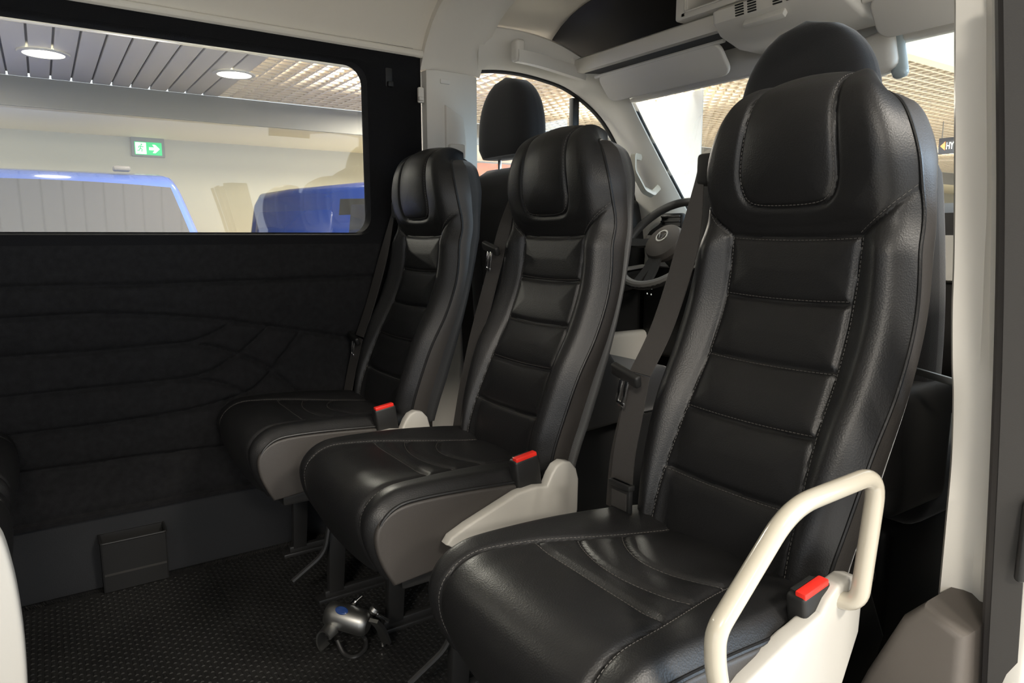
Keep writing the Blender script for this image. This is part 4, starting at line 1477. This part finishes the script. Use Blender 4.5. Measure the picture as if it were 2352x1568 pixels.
# ---- vans outside
def make_van(name, pos, ang, label, paint, length=4.5, hw=.90, H=1.95):
    """nose along local +x; pos = ground point under the windscreen's top edge"""
    t = root(name, (pos[0], pos[1], GROUND), label, 'van', 'blue vans in the showroom')
    ca, sa = math.cos(ang), math.sin(ang)

    def place(vf):
        v = np.array(vf[0], float)
        z = v[:, 2]
        k = 1 - .13 * np.clip((z - 1.05) / (H - 1.05), 0, 1) ** 1.3
        x, y = v[:, 0], v[:, 1] * k
        return np.stack([pos[0] + x * ca - y * sa, pos[1] + x * sa + y * ca, GROUND + z], 1), vf[1]
    L0 = -(length - 1.55)
    side = [(L0, .35), (L0 - .02, 1.0), (L0 + .03, H - .12), (L0 + .12, H - .02), (L0 + .6, H), (-.35, H + .01), (-.02, H - .03), (.10, H - .10), (.80, 1.22), (.92, 1.12), (1.40, .96), (1.53, .80), (1.55, .40), (1.45, .28), (L0 + .1, .28)]
    bm_v, bm_f = prism(side, 1, -hw, hw, .07, 4)
    # more rows across the height so the sides lean in
    bm = bmesh.new()
    vs = [bm.verts.new(p) for p in bm_v]
    for f in bm_f:
        bm.faces.new([vs[i] for i in f])
    for zc__ in (1.05, 1.25, 1.45, 1.65, 1.8):
        bmesh.ops.bisect_plane(bm, geom=bm.verts[:] + bm.edges[:] + bm.faces[:], plane_co=(0, 0, zc__), plane_no=(0, 0, 1))
    body = mk('body', place(from_bm(bm)), paint, t, angle=40)
    # windscreen
    def onscreen(f, s, off=.012):
        x = .10 + (.80 - .10) * f; z = (H - .10) + (1.22 - (H - .10)) * f
        n_ = np.array([(H - .10) - 1.22, 0, .70]); n_ /= np.linalg.norm(n_)
        return np.array([x, s, z]) + n_ * off
    rows = []
    for f in np.linspace(.03, .98, 8):
        rows.append([onscreen(f, s * (hw - .075), .010 + .03 * (1 - s * s)) for s in np.linspace(-1, 1, 11)])
    mk('windscreen', place(slab(grid(rows), (-.03, 0, -.03))), 'screen', t)
    for sg in (-1, 1):
        y0_, y1_ = sg * (hw - .012), sg * (hw + .012)
        fd = [(-.02, H - .19), (.60, 1.22), (.55, 1.16), (-1.05, 1.16), (-1.05, H - .17)]
        dfr = mk('door_frame', place(prism([(a - .03 if a > 0 else a, b) for a, b in [(.03, H - .15), (.70, 1.20), (.62, 1.10), (-1.22, 1.10), (-1.22, H - .12)]], 1, sg * (hw - .02), sg * (hw + .004), .006)), 'dark', t)
        mk('side_window', place(prism(fd, 1, y0_, sg * (hw + .008), .004)), 'darkglass', dfr)
        sp = mk('side_panel', place(prism(rrect(L0 + .16, -1.30, 1.14, H - .20, .06, 4, 3), 1, y0_, sg * (hw + .006), .004)), paint, t)
        ms = mk('door_mirror', place(box((.42, sg * (hw + .05), 1.10), (.58, sg * (hw + .26), 1.36), .05, 3)), 'dark', t)
        for wx in (.95, L0 + .75):
            wh = mk('wheel', place(lathe([(0, -.10), (.20, -.10), (.31, -.09), (.33, -.05), (.33, .05), (.31, .09), (.20, .10), (0, .10)], (wx, sg * (hw - .09), .33), (0, 1, 0), 24)), 'dark', t)
            mk('wheel_rim', place(lathe([(0, 0), (.19, 0), (.20, .012), (0, .02)], (wx, sg * (hw + .012), .33), (0, sg, 0), 20)), 'steel', wh)
        mk('headlight', place(box((1.38, sg * .52, .70), (1.52, sg * .86, .90), .04, 3)), 'sign_white', t)
    mk('bumper', place(box((1.40, -hw + .02, .30), (1.60, hw - .02, .62), .05, 3)), 'dark', t)
    # roof marker / aerial
    mk('roof_aerial', place(box((-.12, .50, H), (-.02, .62, H + .035), .012, 3)), 'taupe', body)
    return t


rv1 = np.array([-5.55, 0.02])
make_van('van', rv1, 0.0, 'blue van facing this van, its wide windscreen seen through the side window', 'bluepaint2', 4.4, .93, 1.93)
rv2 = np.array([-4.5, 3.12])
make_van('van', rv2, math.atan2(.24, .97), 'blue van parked at an angle beside the one with the wide windscreen', 'bluepaint', 4.25, .92, 1.90)

# ---- column with pale banner, wayfinding sign, orange poster
ccx = P(1478, 300, 1, 5.2)
col_ = root('column', (ccx[0], ccx[1], GROUND), 'square cream showroom column seen through the windscreen', 'column')
mk('shaft', box((ccx[0] - .16, 5.05, GROUND), (ccx[0] + .14, 5.35, SHOWC), .01), 'column', col_)
mk('foot', box((ccx[0] - .20, 5.01, GROUND), (ccx[0] + .18, 5.39, GROUND + .12), .01), 'column', col_)
b0_, b1_ = P(1512, 215, 1, 5.0), P(1618, 190, 1, 5.0)
ba = root('banner', ((b0_[0] + b1_[0]) / 2, 5.0, GROUND), 'tall pale blue-grey banner standing beside the cream column', 'banner')
mk('cloth', box((b0_[0], 4.985, GROUND + .12), (b1_[0], 4.998, SHOWC - .05), .003), 'banner', ba)
mk('stand', box((b0_[0] + .02, 4.90, GROUND), (b1_[0] - .02, 5.08, GROUND + .05), .01), 'steel', ba)
mk('pole', tube([((b0_[0] + b1_[0]) / 2, 5.005, GROUND + .03), ((b0_[0] + b1_[0]) / 2, 5.005, SHOWC - .06)], .012, 8), 'steel', ba)

YG = 9.0
s0, s1 = P(2158, 318, 1, YG), P(2188, 352, 1, YG)
sgn = root('hanging_sign', (s0[0] + .3, YG, s1[2]), 'navy hanging sign with orange arrow and white letters', 'sign')
hh = s0[2] - s1[2]
mk('board', box((s0[0], YG - .01, s1[2]), (s0[0] + hh * 3.2, YG + .02, s0[2]), .004), 'sign_dark', sgn)
mk('arrow', prism([(s0[0] + hh * .12, s1[2] + hh * .5), (s0[0] + hh * .42, s1[2] + hh * .78), (s0[0] + hh * .42, s1[2] + hh * .22)], 1, YG - .016, YG - .009), 'orange', sgn)
for k in (.15, 3.0):
    mk('hanger', tube([(s0[0] + hh * k, YG, s0[2] - .01), (s0[0] + hh * k, YG, SHOWC + .01)], .006, 6), 'steel', sgn)


def text_part(txt, size, loc, m, parent):
    cu = bpy.data.curves.new('lettering', 'FONT')
    cu.body = txt
    cu.size = size
    cu.extrude = .003
    tmp = bpy.data.objects.new('lettering_tmp', cu)
    COL.objects.link(tmp)
    me = bpy.data.meshes.new_from_object(tmp.evaluated_get(bpy.context.evaluated_depsgraph_get()))
    bpy.data.objects.remove(tmp)
    v = np.array([q.co[:] for q in me.vertices])
    f = [tuple(p.vertices) for p in me.polygons]
    w_ = np.stack([loc[0] + v[:, 0] * .55, np.full(len(v), loc[1]) - v[:, 2], loc[2] + v[:, 1]], 1)
    return mk('lettering', (w_, f), m, parent, smooth=False)


text_part('HYC', hh * .62, (s0[0] + hh * .46, YG - .014, s1[2] + hh * .28), 'sign_white', sgn)

o0, o1 = P(1112, 366, 0, XW + .02), P(1172, 396, 0, XW + .02)
zo = min(o0[2], Z(1.07))
op = root('orange_poster', (XW + .02, (o0[1] + o1[1]) / 2, zo - .9), 'orange wall poster seen below the driver headrest', 'poster')
mk('poster_sheet', prism(rrect(o0[1] - .25, o1[1] + .2, zo - 1.0, zo - .01, .18, 6, 3), 0, XW + .002, XW + .022, .004), 'orange', op)
